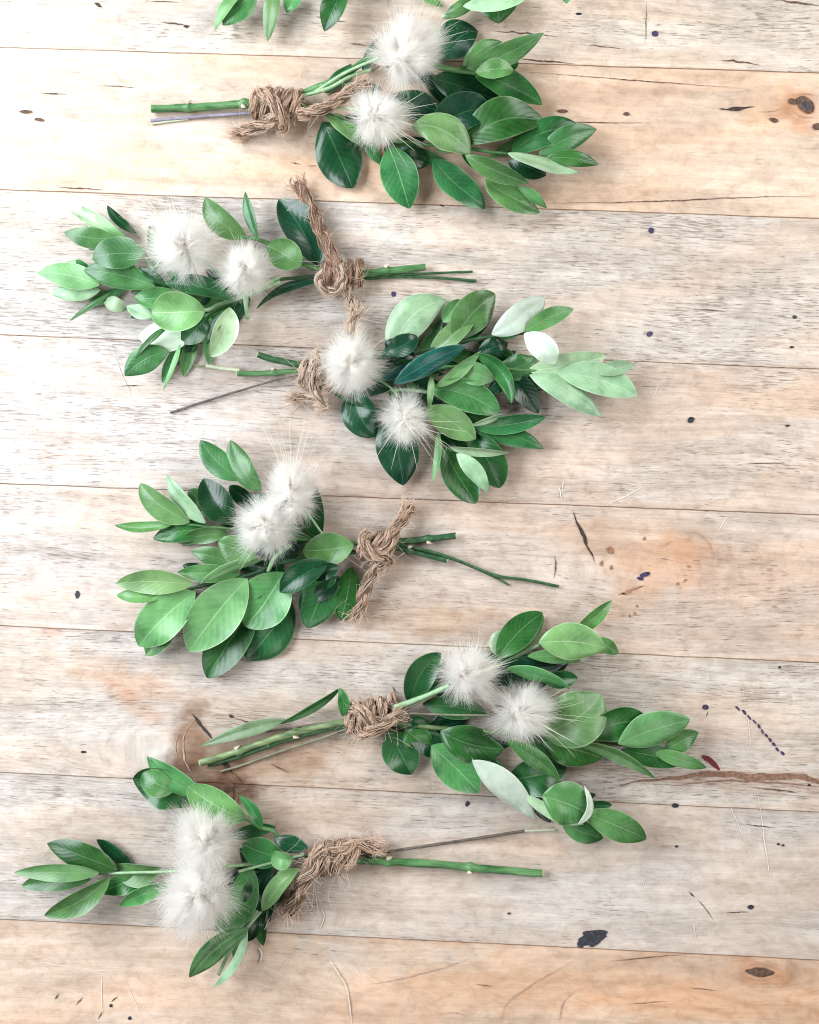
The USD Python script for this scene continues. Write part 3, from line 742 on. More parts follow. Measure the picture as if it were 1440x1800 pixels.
    def twine(self, segs, mats=(JUTE, JUTE_PALE), fuzz=1.0, loose=()):
        """segs: (path points (m), radius mm, fray start, fray end). Twisted jute cord with loose fibres."""
        rg = self.rng
        cores, main, pale, fly = [], [], [], []
        for si, (pts, r, f0, f1) in enumerate(segs):
            r = r * MM
            L = np.linalg.norm(np.diff(np.array(pts), axis=0), axis=1).sum()
            n = max(16, int(L / 0.00055))
            p = spline(pts, n)
            p[:, 2] = np.maximum(p[:, 2], r * 0.92 + 0.0002)
            t, u, v = frames(p)
            s = np.linspace(0, 1, n)
            cores.append(tube(p, r * 0.66 * np.minimum(1, 0.45 + np.minimum(s, 1 - s) * 6), 8, True, 0.2, si))
            turn = L / (r * 8.0) * 2 * np.pi
            for k in range(3):
                th0 = k * 2 * np.pi / 3 + si
                nf = 40
                for j in range(nf):
                    a2 = rg.uniform(0, 2 * np.pi)
                    r2 = r * 0.50 * math.sqrt(rg.uniform(0.25, 1.0))
                    th = th0 + turn * s
                    ct = p + (np.cos(th)[:, None] * u + np.sin(th)[:, None] * v) * (r * 0.47)
                    tw = a2 - turn * 0.9 * s + rg.uniform(0.6, 1.4) * np.sin(s * L / 0.003 + a2)
                    q = ct + (np.cos(tw)[:, None] * u + np.sin(tw)[:, None] * v) * r2
                    amp = r * 0.10
                    ph = rg.uniform(0, 100)
                    q = q + amp * (np.stack([noise(np.stack([s * L / 0.0016 + ph, s * 0 + e * 7, s * 0], -1), 5) for e in range(3)], -1) - 0.5) * 2
                    for fr, sel in ((f0, 1 - s), (f1, s)):
                        if fr:
                            wgt = smoothstep(1 - min(0.6, 0.004 / L), 1.0, sel)[:, None]
                            q = q + wgt * (rg.normal(0, r * 0.55 * fr, 3) + (q - p) * 0.35 * fr)
                    q[:, 2] = np.maximum(q[:, 2], 0.0003)
                    a0, a1 = 0, n
                    if rg.random() < 0.5:
                        a0 = int(rg.uniform(0, 0.12) * n) if f0 else 0
                        a1 = n - (int(rg.uniform(0, 0.10) * n) if f1 else 0)
                    i = np.linspace(a0, a1 - 1, 40)
                    q = np.stack([np.interp(i, np.arange(n), q[:, e]) for e in range(3)], -1)
                    (pale if rg.random() < 0.25 else main).append(q)
            nfly = int(L * 1000 * 1.5 * fuzz)
            for _ in range(nfly):
                i = rg.integers(0, n)
                ang = rg.uniform(0, 2 * np.pi)
                out = np.cos(ang) * u[i] + np.sin(ang) * v[i]
                d = out * rg.uniform(0.5, 1.0) + t[i] * rg.normal(0, 0.8)
                d /= np.linalg.norm(d)
                ln = r * rg.gamma(2.0, 0.75)
                tt = np.linspace(0, 1, 8)[:, None]
                q = p[i] + out * r * 0.8 + d * ln * tt + rg.normal(0, 0.45, 3) * ln * tt**2 + rg.normal(0, 0.25, 3) * ln * np.sin(tt * 5)
                q[:, 2] = np.maximum(q[:, 2], 0.0003)
                fly.append(q)
        m, tp = put('twine', join(cores), JUTE_CORE, self.path, off=self.off)
        wf = np.full(40, 0.155) * MM
        curves('fibres', np.array(main), wf, mats[0], tp, self.off, 'stuff')
        curves('fibres', np.array(pale), wf * 0.9, mats[1], tp, self.off, 'stuff')
        if fly:
            curves('loose_fibres', np.array(fly), np.linspace(0.10, 0.05, 8) * MM, JUTE_PALE, tp, self.off, 'stuff')
        for pts, w in loose:
            q = spline([P(x, y, z * MM) for x, y, z in pts], 16)
            curves('loose_fibres', q[None], np.full(16, w * MM), AWN, tp, self.off, 'stuff')

    def wraps(self, view, a, b, R, r, turns, z, skew=0.0, phase=0.0, jitter=0.12):
        """Cord wound round the stems from a to b (view px); R bundle radius mm."""
        A, B = P(*vp(view, *a), z * MM), P(*vp(view, *b), z * MM)
        n = int(turns * 14) + 1
        s = np.linspace(0, 1, n)
        ax = (B - A) / np.linalg.norm(B - A)
        sd = np.cross([0, 0, 1.0], ax)
        th = s * turns * 2 * np.pi + phase
        rad = (R + r) * MM * (1 + self.rng.normal(0, jitter, n) * 0.4)
        p = A + (B - A) * s[:, None] + sd * (np.cos(th) * rad)[:, None] + np.array([0, 0, 1.0]) * (np.sin(th) * rad)[:, None] + ax * (np.cos(th) * skew * MM)[:, None]
        return p

    def path(self_, *a):
        pass


def cord(view, *pts):
    return [P(*vp(view, x, y), z * MM) for x, y, z in pts]

# ------------------------------------------------------------------ posy 1: cut off by the top of the picture
p = Posy('posy', 'posy cut off by the top edge, only a few green leaf tips hanging in', (650, -60), 1)
p.twig(1, [(600, -130), (800, -150), (1100, -170), (1500, -150), (1900, -140)], 34, 'g', 4, '''
930 -60 865 74 95 G
800 -70 752 236 88 L e.8
690 -50 500 146 150 G
610 -50 446 174 66 L f.3 r20
1190 -90 1080 180 135 M e.7
1250 -120 1000 -20 120 G
''', (4, 7))
p.twig(2, [(455, 100), (560, 20), (660, -40), (760, -110)], 24, 'l', 5, '''
770 -110 776 134 235 M a2
455 106 680 -36 70 G r25
1150 -80 1166 20 85 L
570 36 950 -24 84 P r20 b.05
560 20 470 80 30 L
''', (4, 8))
p.twine([(cord(0, (660, -75, 5), (655, -60, 7), (650, -45, 5)), 2.2, 0, 0)], loose=[([P(*vp(0, 612, -20)) / MM, P(*vp(0, 622, 12)) / MM, P(*vp(0, 637, 31)) / MM], 0.14)])

# ------------------------------------------------------------------ posy 2: upper right, stems to the left
p = Posy('posy', 'topmost full posy, its stems pointing left over the peach plank, leaves to the right', (490, 195), 2)
p.stem(1, [(85, 625, 2.2), (230, 622, 2.2), (420, 612, 2.4), (680, 590, 4), (900, 560, 6)], 48, 'g', node=2, cut=0)
p.stem(1, [(82, 694, 1), (250, 680, 1), (450, 664, 1.2), (660, 650, 3)], 22, 'p')
p.stem(1, [(86, 712, .6), (180, 700, .6), (300, 684, .7)], 14, 'w')
p.twig(1, [(880, 565, 5), (1040, 505, 6), (1180, 440, 7), (1345, 335, 7), (1500, 300, 7), (1720, 380, 6), (1960, 420, 6)], 46, 'g', 6, '''
view 2
430 340 655 180 205 D b-.1 t-1
390 455 790 590 185 D t-2 e.5
740 425 888 358 85 M
570 385 797 236 84 G b-.06
640 440 1022 604 160 M t-2 b-.06 r-8
590 392 1032 188 118 G b.05 e.8 r14
640 412 860 400 104 G e.4 a1.6
''', (3.2, 8))
p.stem(1, [(920, 560, 6), (1100, 510, 7), (1230, 440, 8), (1350, 400, 8.5)], 24, 'l', name='stem')
p.twig(1, [(940, 600, 4), (1050, 640, 5), (1250, 720, 5), (1440, 800, 5), (1660, 830, 5), (1900, 852, 6), (2080, 880, 6), (2220, 890, 6)], 30, 'g', 5, '''
view 2
150 560 440 640 160 D
110 850 375 946 130 D e.5
view 1
1075 705 1245 1084 245 D r4 t-1 e.45 f.1
1100 665 1288 838 96 L r-28 f.1 b-.08
view 2
150 850 262 1198 200 M r10 t-1.5 e.55
400 915 698 1200 168 M r-14 t-1.5 e.6 b.04
830 930 1050 1010 125 D
700 1030 1015 1218 150 G r-18 t-1 b.05
885 1075 1052 1196 50 G r30
400 790 742 650 205 D b-.16 e.5
560 822 1042 692 228 M b-.10 r-10 e.5
850 872 1265 742 165 M b-.10 r-8 e.55
1010 890 1342 742 128 G r14 b-.04
1040 912 1352 945 84 M r12
830 876 1244 990 80 P r-25 b.03
585 892 948 1052 94 G r22 b.06 f.4
280 735 606 884 190 L r-6 b-.13 t-2 a3.2 e.4
''', (3, 9))
p.tail((713, 92), 63, (0.75, -0.55, 0.35), 17, (1, [(1000, 545, 6), (1200, 420, 9), (1400, 330, 14)], 20, 'l', 10), n=4700)
p.tail((663, 206), 54, (0.8, 0.25, 0.35), 14, (1, [(1000, 620, 6), (1200, 620, 9), (1300, 640, 12)], 14, 'l', 10), awn=2.0)
p.twine([(p.wraps(1, (690, 585), (930, 620), 2.5, 2.0, 4.2, 4.6, 1.2, 1.0), 2.0, 0, 0),
         (cord(1, (870, 640, 9), (760, 700, 7), (650, 745, 4), (550, 772, 2.6)), 2.7, 0, .8),
         (cord(1, (700, 520, 8), (760, 560, 10.5), (820, 640, 10.5), (850, 720, 7), (820, 755, 4)), 2.4, 0, 0),
         (cord(1, (930, 660, 8), (1040, 640, 9), (1160, 575, 10), (1240, 520, 11), (1325, 470, 12)), 2.5, 0, .9)], fuzz=0.7,
        loose=[([P(*vp(2, 390, 390), 15 * MM) / MM, P(*vp(2, 500, 330), 17 * MM) / MM, P(*vp(2, 612, 266), 17 * MM) / MM], 0.2),
               ([P(*vp(2, 470, 205), 18 * MM) / MM, P(*vp(2, 590, 300), 18 * MM) / MM, P(*vp(2, 712, 432), 16 * MM) / MM], 0.22),
               ([P(*vp(1, 620, 740), 5 * MM) / MM, P(*vp(1, 622, 780), 5 * MM) / MM, P(*vp(1, 634, 822), 2 * MM) / MM], 0.3)])

# ------------------------------------------------------------------ posy 3: upper left, twine end up, stems to the right
p = Posy('posy', 'upper left posy with a long reddish twine end standing up past one dark leaf', (600, 487), 3)
p.stem(4, [(600, 600, 3), (760, 580, 2.4), (890, 566, 2.4), (1010, 553, 2.4)], 44, 'g', node=1, cut=1)
p.stem(4, [(640, 612, 2), (900, 596, 1.4), (1280, 580, 1)], 15, 'd')
p.stem(4, [(640, 625, 2), (850, 610, 1.2), (1100, 618, 1), (1302, 634, 1)], 17, 'd')
p.stem(4, [(20, 640, 3), (200, 622, 3), (420, 606, 3)], 22, 'd')
p.twig(4, [(470, 590, 4), (330, 545, 4), (200, 470, 5), (60, 400, 6), (-60, 380, 7)], 30, 'g', 4, '''
400 545 162 162 200 D e.55 r10 b.04
395 635 36 792 52 D b.10 r30
290 552 100 430 165 G r-6
view 3
1290 385 1048 150 130 G b-.12 r-12
1352 385 1282 122 58 M r-30 b-.05
''', (4, 6))
p.twig(3, [(1480, 610, 4), (1300, 690, 5), (1050, 690, 6), (830, 650, 7), (730, 540, 7), (640, 410, 7), (560, 385, 7)], 24, 'l', 6, '''
655 358 487 198 54 D b-.08 r20
570 382 268 228 62 P r20
600 392 342 204 96 L b-.10 r-14
530 402 378 452 70 P
535 388 236 352 112 G e.8 b-.06 r-6
820 655 668 556 56 D
700 480 400 508 180 G e.55 b.05 r6
''', (3, 8))
p.twig(3, [(1480, 640, 4), (1250, 730, 6), (1130, 770, 6), (1040, 800, 6), (900, 720, 6), (700, 680, 6), (500, 650, 6), (420, 630, 6)], 26, 'l', 6, '''
380 570 223 540 70 P
400 592 274 522 74 M
445 688 168 712 110 P
505 700 272 862 34 M r35
600 800 470 742 80 P
440 660 90 592 142 L e.8 b.06
745 842 600 780 76 P
760 664 352 574 142 G b.04 r-10 e.5
895 705 640 728 116 G b-.08
1200 740 818 648 112 M b.06 r12
1190 790 1082 1068 120 P b-.10 r-24
1150 800 1060 1000 60 D r20
''', (3, 9))
p.twig(3, [(1250, 730, 5), (1100, 800, 5), (980, 930, 5), (905, 990, 4), (840, 1040, 4)], 26, 'g', 5, '''
985 980 942 1045 48 D
900 992 768 1012 54 D
975 950 664 958 170 W a2 r8
1062 850 918 992 135 M
840 1036 588 1182 140 G b.06 e.6 r-10
842 892 650 1082 38 M r35 b.06
905 1000 808 1262 30 L r30 b-.05
1045 808 746 815 205 L e.4 b-.03 a2.4 z1
''', (3, 11))
p.tail((321, 434), 60, (-0.6, -0.45, 0.6), 17, (3, [(1300, 660, 6), (1150, 600, 9), (1000, 480, 14)], 18, 'l', 9), n=4700, awn=1.9)
p.tail((431, 474), 50, (-0.1, -0.1, 1.0), 16, (3, [(1270, 640, 14), (1282, 760, 8), (1296, 852, 4)], 26, 'l', 8), long=8, awn=1.3)
p.twine([(p.wraps(4, (440, 600), (640, 595), 2.0, 2.0, 3.4, 4.2, 1.0, 0.6), 2.0, 0, 0),
         (cord(4, (520, 600, 8), (480, 500, 8), (420, 380, 6), (350, 210, 5), (300, 120, 4), (262, 66, 3.5)), 2.7, 0, .8),
         ], mats=(JUTE_RED, JUTE), fuzz=0.7)
p.twine([(cord(4, (430, 580, 8), (400, 640, 7), (440, 690, 6), (500, 680, 7), (530, 610, 9), (500, 560, 9)), 2.1, 0.2, .3),
         (cord(4, (500, 600, 8), (550, 680, 6), (575, 750, 4), (600, 800, 4)), 2.0, 0, .6)], mats=(JUTE_PALE, JUTE), fuzz=1.7,
        loose=[([P(*vp(4, 395, 560), 8 * MM) / MM, P(*vp(4, 380, 520), 9 * MM) / MM, P(*vp(4, 382, 488), 9 * MM) / MM], 0.2),
               ([P(*vp(4, 620, 650), 4 * MM) / MM, P(*vp(4, 670, 700), 3 * MM) / MM, P(*vp(4, 702, 748), 1 * MM) / MM], 0.12),
               ([P(*vp(3, 1040, 295), 15 * MM) / MM, P(*vp(3, 1110, 240), 17 * MM) / MM, P(*vp(3, 1222, 176), 17 * MM) / MM], 0.3)])

# ------------------------------------------------------------------ posy 4: middle right, big spread of pale leaves
p = Posy('posy', 'middle right posy with the widest spread of pale leaves and a frayed shaggy knot', (545, 660), 4)
p.stem(5, [(415, 514, 2.4), (560, 512, 2.4), (760, 498, 3), (900, 500, 5)], 34, 'g', node=1, cut=0)
p.stem(5, [(534, 402, 4.5), (600, 425, 4.5), (700, 448, 4.5), (820, 470, 5)], 40, 'd', cut=0)
p.stem(5, [(0, 458, .6), (120, 462, .8), (240, 470, 1.5)], 10, 'o')
p.stem(5, [(236, 468, 1.6), (340, 484, 1.8), (430, 494, 2)], 24, 'w')
p.stem(5, [(30, 738, .7), (250, 666, 1), (450, 605, 1.5), (690, 535, 3), (820, 510, 5)], 14, 'b')
p.twig(6, [(-250, 400, 5), (-60, 420, 6), (120, 400, 6), (330, 340, 7), (560, 300, 8), (770, 280, 9)], 26, 'd', 6, '''
290 215 408 96 96 L
0 400 312 86 205 P b-.16 e.6 r-6
200 402 472 148 118 L b.07 r-20
360 330 594 56 190 G b-.08 r12 e.45
-30 385 138 298 118 D b.08 z1
570 288 876 72 146 W b.05 e.35 r8 a2.4
758 274 1042 142 98 G b-.04 r10
758 284 934 456 138 W e.4 r-8 b-.06 a2
''', (4, 10.5))
p.twig(6, [(-300, 480, 5), (0, 500, 5), (250, 480, 6), (500, 470, 6), (700, 490, 6), (880, 500, 6), (1010, 520, 6)], 26, 'g', 6, '''
700 512 884 602 120 D
640 508 842 744 128 D b-.04
595 472 825 412 140 G b.16 e.5
490 390 668 336 106 D
780 490 1228 408 138 P b.05 e.5 r10
1160 505 1392 458 80 P
950 512 1404 640 172 P b-.06 e.5 r-4
790 520 1198 760 128 P b-.05 r-16 e.7
-40 330 125 420 100 D
545 620 650 560 70 D
360 498 580 552 120 L b-.04 f.3
480 398 686 684 80 M b-.16 r26
250 588 508 382 66 L b.06 r-30
-60 545 120 460 54 T
10 572 422 352 108 T b-.02 r14 z1.5
''', (4, 10))
p.twig(6, [(-250, 560, 5), (-40, 600, 6), (120, 610, 6), (260, 640, 5), (400, 760, 5), (470, 830, 5)], 24, 'l', 5, '''
260 700 460 900 150 D
20 620 205 770 120 D
280 860 445 1010 110 D
470 850 622 1172 190 M r8 e.4 t-1
290 940 480 1258 178 M e.45 t-1
490 858 868 946 108 M b-.08
470 824 886 762 98 M b.03 r8
230 600 612 742 168 G b-.08 e.5
456 812 656 744 28 P r30
190 712 478 890 156 L e.45 b-.03 f.25
330 938 668 966 42 P r30 b.04
368 975 546 1196 92 P b-.06 r14
260 850 231 1138 38 L r36 b-.05
222 528 209 722 36 L r30
''', (3.5, 9))
p.twig(5, [(860, 540, 4), (1000, 640, 4), (1150, 700, 4), (1300, 740, 4)], 24, 'd', 4, '''
1080 600 1214 874 190 D e.5 b.10
1300 735 1372 1158 232 D e.62 r6
1340 560 1120 640 60 D
''', (2.5, 4.5))
p.tail((617, 639), 55, (0.05, 0.02, 1.0), 17, None, n=4700, long=10, awn=1.5)
p.tail((712, 735), 46, (0.55, 0.75, 0.35), 14, (4, [(700, 1180, 8), (800, 1240, 10), (850, 1300, 12)], 16, 'l', 9), long=14, awn=2.4, stretch=1.25, n=3000)
p.twine([(p.wraps(5, (800, 500), (930, 520), 2.4, 1.9, 3.0, 4.4, 1.0, 0.6), 1.9, 0, 0),
         (cord(5, (880, 430, 8), (840, 520, 9), (870, 620, 8), (930, 690, 5), (870, 700, 4)), 1.9, .3, .5),
         (cord(5, (930, 620, 6), (840, 640, 4), (720, 655, 2.4)), 2.0, 0, 1.3),
         (cord(5, (930, 450, 8), (1010, 350, 8), (1060, 270, 7), (1085, 190, 6), (1110, 130, 4.5)), 2.1, 0, 1.0),
         (cord(5, (870, 380, 7), (920, 450, 9), (960, 560, 8), (900, 640, 7)), 1.6, .6, .6)], mats=(JUTE_PALE, JUTE), fuzz=2.6,
        loose=[([P(*vp(5, 850, 235), 8 * MM) / MM, P(*vp(5, 900, 280), 9 * MM) / MM, P(*vp(5, 950, 320), 9 * MM) / MM], 0.16),
               ([P(*vp(5, 1020, 620), 9 * MM) / MM, P(*vp(5, 1090, 710), 9 * MM) / MM, P(*vp(5, 1165, 800), 7 * MM) / MM], 0.2),
               ([P(*vp(5, 1110, 640), 9 * MM) / MM, P(*vp(5, 1170, 690), 9 * MM) / MM, P(*vp(5, 1235, 722), 8 * MM) / MM], 0.18),
               ([P(*vp(5, 620, 565), 3 * MM) / MM, P(*vp(5, 650, 610), 3 * MM) / MM, P(*vp(5, 720, 615), 3 * MM) / MM, P(*vp(5, 745, 650), 3 * MM) / MM], 0.25)])

# ------------------------------------------------------------------ posy 5: middle left, broad light leaves
p = Posy('posy', 'middle left posy with broad flat light green leaves and two thick twine ends', (665, 960), 5)
p.stem(8, [(300, 510, 4), (450, 496, 3), (600, 482, 2.4), (758, 464, 2.4)], 42, 'd', node=2, cut=1)
p.stem(8, [(300, 510, 4), (450, 540, 3), (580, 572, 2.2), (708, 606, 2.2)], 38, 'd', node=1, cut=1)
p.stem(8, [(440, 515, 4), (700, 580, 3), (980, 690, 1.2), (1150, 716, 1), (1352, 756, 1.2)], 19, 'd', cut=1)
p.stem(8, [(500, 530, 3), (760, 610, 1.8), (950, 690, .8), (1066, 748, .5)], 11, 'd')
p.twig(7, [(1500, 800, 5), (1250, 850, 5), (1000, 880, 6), (820, 950, 6), (650, 985, 6), (500, 1025, 6), (300, 1075, 6)], 28, 'd', 6, '''
850 1110 574 1542 215 M r4 e.45 t-1
1060 1120 800 1446 245 M r-4 e.4 t-1
1400 905 1340 1218 150 M e.45
1290 930 1150 1254 210 M e.5 r-8
1040 960 800 880 96 D
1330 960 1180 1110 90 D
900 1000 780 1090 90 D
310 1080 216 1416 175 G b-.12 e.5 z-1.8 a.3
760 945 402 936 100 G
1010 936 792 1246 275 G e.5 r4 b-.03
500 1046 172 1366 228 L e.5 b.03 f.2
800 972 468 1390 262 L e.5 f.16 r-5
310 1078 50 1068 72 G r24 a2
490 1002 48 1000 130 L b.03 e.6
885 868 530 1006 56 L r-30 b.07
1330 905 1150 965 90 D
1262 878 986 1052 138 D b.04 e.6 r10 z1
''', (2.4, 9))
p.twig(7, [(1500, 780, 5), (1250, 760, 6), (1000, 740, 7), (820, 700, 7), (650, 680, 7), (500, 665, 7), (420, 655, 7)], 22, 'g', 6, '''
1225 735 1200 440 125 D b-.12
905 880 1140 760 110 D
700 440 830 560 90 D
575 575 468 460 106 G
1000 520 760 640 170 D
600 690 258 742 120 M b.05 e.55 r10
745 905 476 818 104 G b.05 e.6
692 712 402 766 86 G r-20 b.05
470 648 184 424 132 L b-.06 e.65 r-14
370 660 36 666 58 G b-.05 r28
562 652 342 374 88 P r-24 b-.07 f.3
730 655 550 396 172 D b-.05 e.5
758 405 533 178 132 G b-.05 e.5 r10 a1.6
885 470 706 176 128 G b-.08 e.5 r-10 a1.8
850 850 638 760 150 L e.45
''', (3, 9))
p.twig(8, [(330, 520, 6), (200, 500, 7), (120, 500, 8)], 18, 'g', 7, '''
view 7
1412 778 1122 812 178 G e.5 b-.03 f.1
''', (9, 9))
p.tail((512, 866), 50, (0.0, -0.9, 0.35), 15, (7, [(1250, 740, 7), (1150, 600, 10), (1080, 520, 13)], 16, 'l', 9), long=14, stretch=1.4, awn=2.6, n=4700)
p.tail((468, 927), 57, (-0.5, -0.1, 0.8), 16, (7, [(1050, 780, 12), (960, 850, 9), (922, 930, 7)], 26, 'l', 8), long=7, awn=1.3, n=4700)
p.twine([(p.wraps(8, (230, 510), (400, 545), 2.2, 2.0, 2.4, 4.4, 1.5, 1.2), 2.1, 0, 0),
         (cord(8, (260, 440, 6), (220, 500, 9), (270, 570, 10.5), (350, 590, 9), (390, 620, 6)), 2.3, 0, .3),
         (cord(8, (330, 560, 10), (370, 490, 9), (430, 390, 6), (510, 292, 4)), 2.9, 0, 1.0),
         (cord(8, (340, 590, 9), (290, 660, 7), (230, 800, 4.5), (172, 945, 3)), 2.8, 0, 1.0)], fuzz=0.9,
        loose=[([P(*vp(8, 180, 320), 8 * MM) / MM, P(*vp(8, 158, 420), 10 * MM) / MM, P(*vp(8, 172, 530), 11 * MM) / MM, P(*vp(8, 170, 650), 10 * MM) / MM], 0.45),
               ([P(*vp(8, 0, 542), 11 * MM) / MM, P(*vp(8, 90, 532), 11 * MM) / MM, P(*vp(8, 160, 516), 11 * MM) / MM], 0.9),
               ([P(*vp(8, 170, 690), 8 * MM) / MM, P(*vp(8, 130, 800), 7 * MM) / MM, P(*vp(8, 95, 930), 6 * MM) / MM], 0.8),
               ([P(*vp(7, 1190, 560), 12 * MM) / MM, P(*vp(7, 1215, 690), 12 * MM) / MM, P(*vp(7, 1280, 780), 11 * MM) / MM, P(*vp(7, 1380, 800), 11 * MM) / MM], 0.2)])

# ------------------------------------------------------------------ posy 6: lower right, thick stems to the left
p = Posy('posy', 'lower right posy with thick olive stems and a folded dry blade left of the knot', (655, 1265), 6)
p.stem(9, [(72, 790, 2.8), (250, 735, 2.8), (500, 650, 3), (700, 595, 3.4), (900, 555, 4.5), (1250, 520, 6)], 44, 'o', node=3, cut=0)
p.stem(9, [(120, 800, 1.6), (300, 752, 1.8), (520, 672, 2), (760, 606, 3), (920, 575, 4)], 30, 'd', node=1)
p.stem(9, [(186, 840, 1), (320, 800, 1), (520, 728, 1.4), (760, 650, 2.6), (920, 590, 4)], 16, 's')
p.stem(9, [(450, 610, 2), (650, 580, 2), (880, 545, 3)], 14, 'b')
p.twig(9, [(500, 575, 3), (540, 548, 3.5), (560, 540, 4)], 12, 'y', 3, '''
560 545 60 700 74 S e1.3 r12 a1.4 f.5
528 562 875 360 44 M r30 b.05 e.3
872 358 892 520 62 M r-20 e.3 b-.1
''', (4, 7))
p.twig(10, [(40, 530, 5), (150, 480, 6), (280, 420, 7), (420, 360, 7), (560, 300, 7), (690, 232, 8)], 24, 'l', 6, '''
560 390 830 290 110 D
430 300 600 380 100 D
130 490 262 268 118 M b-.12 r10
520 375 722 402 80 D
930 206 1038 270 62 G
705 384 858 378 74 M
830 196 1008 38 62 G r14
520 325 790 322 96 D
505 278 545 168 76 P b-.1 z-2 a.3
510 292 704 92 120 M b-.06 e.5 r-8
640 282 872 302 56 G b-.04
548 338 824 426 56 G r30 b-.06
690 222 980 246 150 L b-.06 e.6 f.2 a2 z1
''', (3, 9.5))
p.twig(10, [(20, 560, 5), (210, 592, 5), (480, 612, 5), (700, 640, 5), (860, 652, 6), (1050, 668, 6), (1200, 690, 6)], 22, 'o', 5, '''
180 492 462 530 96 M b-.04
110 558 224 582 56 D
690 650 965 732 148 M b-.04 e.5
1050 690 1326 748 96 M b-.02
1240 696 1388 614 84 G b-.04
1190 702 1422 772 62 G r10
890 642 1170 572 138 M b-.13 e.5 r10
700 615 962 446 215 L b.08 e.45 r-12 a2.2
850 662 1198 818 50 G r28 b-.07
1035 662 1346 556 140 L b-.02 e.5 r8
''', (4, 9))
p.twig(10, [(30, 570, 5), (150, 600, 4), (300, 640, 4), (480, 720, 4), (620, 860, 4), (720, 920, 4), (890, 970, 4)], 22, 'd', 4, '''
130 560 270 720 110 D
30 612 132 800 148 M e.7
100 592 218 702 112 M e.7
560 830 815 780 165 M b-.05 e.5
790 1012 972 1076 88 G
260 608 534 684 150 M b.06 e.5 r-6
220 672 428 874 156 G e.7
890 940 1008 930 46 M
398 738 672 992 112 W b-.05 e.8
630 890 885 1018 54 P r20 b.04
885 968 1162 1082 118 G e.55 b-.03
705 892 900 968 176 G e.35 b-.06 a2
550 650 778 826 72 G r26 b-.05
862 1016 888 848 30 W r25 b.2 z.6
''', (2.5, 8))
p.stem(10, [(60, 505, 7), (180, 462, 8), (300, 410, 11)], 26, 'l')
p.stem(10, [(80, 520, 7), (200, 470, 8), (320, 400, 12)], 9, 's')
p.stem(10, [(110, 530, 7), (300, 538, 8), (480, 540, 11)], 10, 's')
p.tail((822, 1185), 52, (0.7, -0.4, 0.45), 16, None, long=10, awn=1.7)
p.tail((917, 1253), 55, (0.85, -0.05, 0.4), 16, None, long=14, awn=1.95)
p.twine([(p.wraps(9, (930, 545), (1180, 480), 2.4, 1.9, 4.0, 4.4, 1.2, 0.8), 2.0, 0, 0),
         (cord(9, (960, 580, 8), (1000, 620, 9), (1080, 600, 10), (1170, 540, 9.5), (1242, 500, 8)), 2.6, 0, .8),
         (cord(9, (930, 460, 7), (990, 480, 10), (1050, 540, 11), (1100, 560, 9)), 2.2, .3, 0)], fuzz=1.3,
        loose=[([P(*vp(10, 490, 350), 16 * MM) / MM, P(*vp(10, 570, 270), 18 * MM) / MM, P(*vp(10, 668, 182), 18 * MM) / MM], 0.2),
               ([P(*vp(10, 500, 385), 16 * MM) / MM, P(*vp(10, 560, 330), 18 * MM) / MM, P(*vp(10, 608, 280), 18 * MM) / MM], 0.2),
               ([P(*vp(10, 500, 275), 14 * MM) / MM, P(*vp(10, 580, 250), 15 * MM) / MM, P(*vp(10, 660, 232), 14 * MM) / MM], 0.2),
               ([P(*vp(10, 380, 225), 14 * MM) / MM, P(*vp(10, 480, 180), 15 * MM) / MM, P(*vp(10, 592, 150), 14 * MM) / MM], 0.2),
               ([P(*vp(9, 860, 690), 2 * MM) / MM, P(*vp(9, 890, 640), 5 * MM) / MM, P(*vp(9, 930, 620), 7 * MM) / MM], 0.22)])

# ------------------------------------------------------------------ posy 7: lower left, lowest of all
p = Posy('posy', 'lowest posy at bottom left with one thick green stem and a twine end fraying downward', (570, 1510), 7)
p.stem(12, [(480, 350, 5), (620, 355, 3), (900, 370, 2.4), (1110, 390, 2.4), (1332, 408, 2.4)], 34, 'g', node=2, cut=1)
p.stem(12, [(560, 345, 4), (680, 322, 2), (960, 280, 1.4), (1258, 234, 1.2)], 13, 'b')
p.stem(12, [(1250, 235, 1.2), (1320, 232, 1), (1386, 230, 1)], 9, 'w')
p.twig(11, [(1500, 560, 5), (1450, 470, 6), (1370, 440, 6), (1280, 390, 6), (1150, 330, 6), (1000, 260, 6), (920, 235, 6)], 24, 'g', 6, '''
1010 330 683 190 205 M b.13 e.4 r-6
890 250 726 208 70 M b.06
912 242 736 148 122 G b-.03 e.4
1060 268 758 62 120 G b-.07 r-8
1300 396 980 222 158 G b-.03 e.35 a1.6
1380 452 1256 268 50 M b.10 r26
''', (4, 8), fill=1)
p.twig(11, [(1500, 600, 5), (1300, 640, 6), (1100, 660, 6), (870, 682, 6), (700, 686, 6), (500, 692, 6)], 22, 'l', 6, '''
790 708 512 802 108 M b.08 e.55
835 662 582 648 118 L b-.13 e.45
460 722 90 758 98 G b.05 e.45
600 672 220 530 130 M b.03 e.55 r8
560 714 206 920 118 G b-.06 e.6 r-10
885 744 612 870 84 G b.05 r-12
502 690 42 686 84 L b.02 e.8
''', (3.5, 8), fill=2)
p.twig(11, [(1520, 620, 5), (1430, 760, 5), (1350, 900, 5), (1300, 980, 5), (1250, 1020, 4)], 26, 'l', 5, '''
1400 880 1300 1060 60 D
1260 560 1440 640 120 D
1430 655 1330 905 160 D e.4
1310 640 1128 1002 165 G e.55 b-.13
1300 985 1118 1302 44 P r34 b-.1
1310 985 990 1250 118 G b.07 e.6 r-12 f.35
view 12
375 300 235 262 66 D
335 388 188 562 62 L b.07 r30 e.8
''', (3, 6.5))
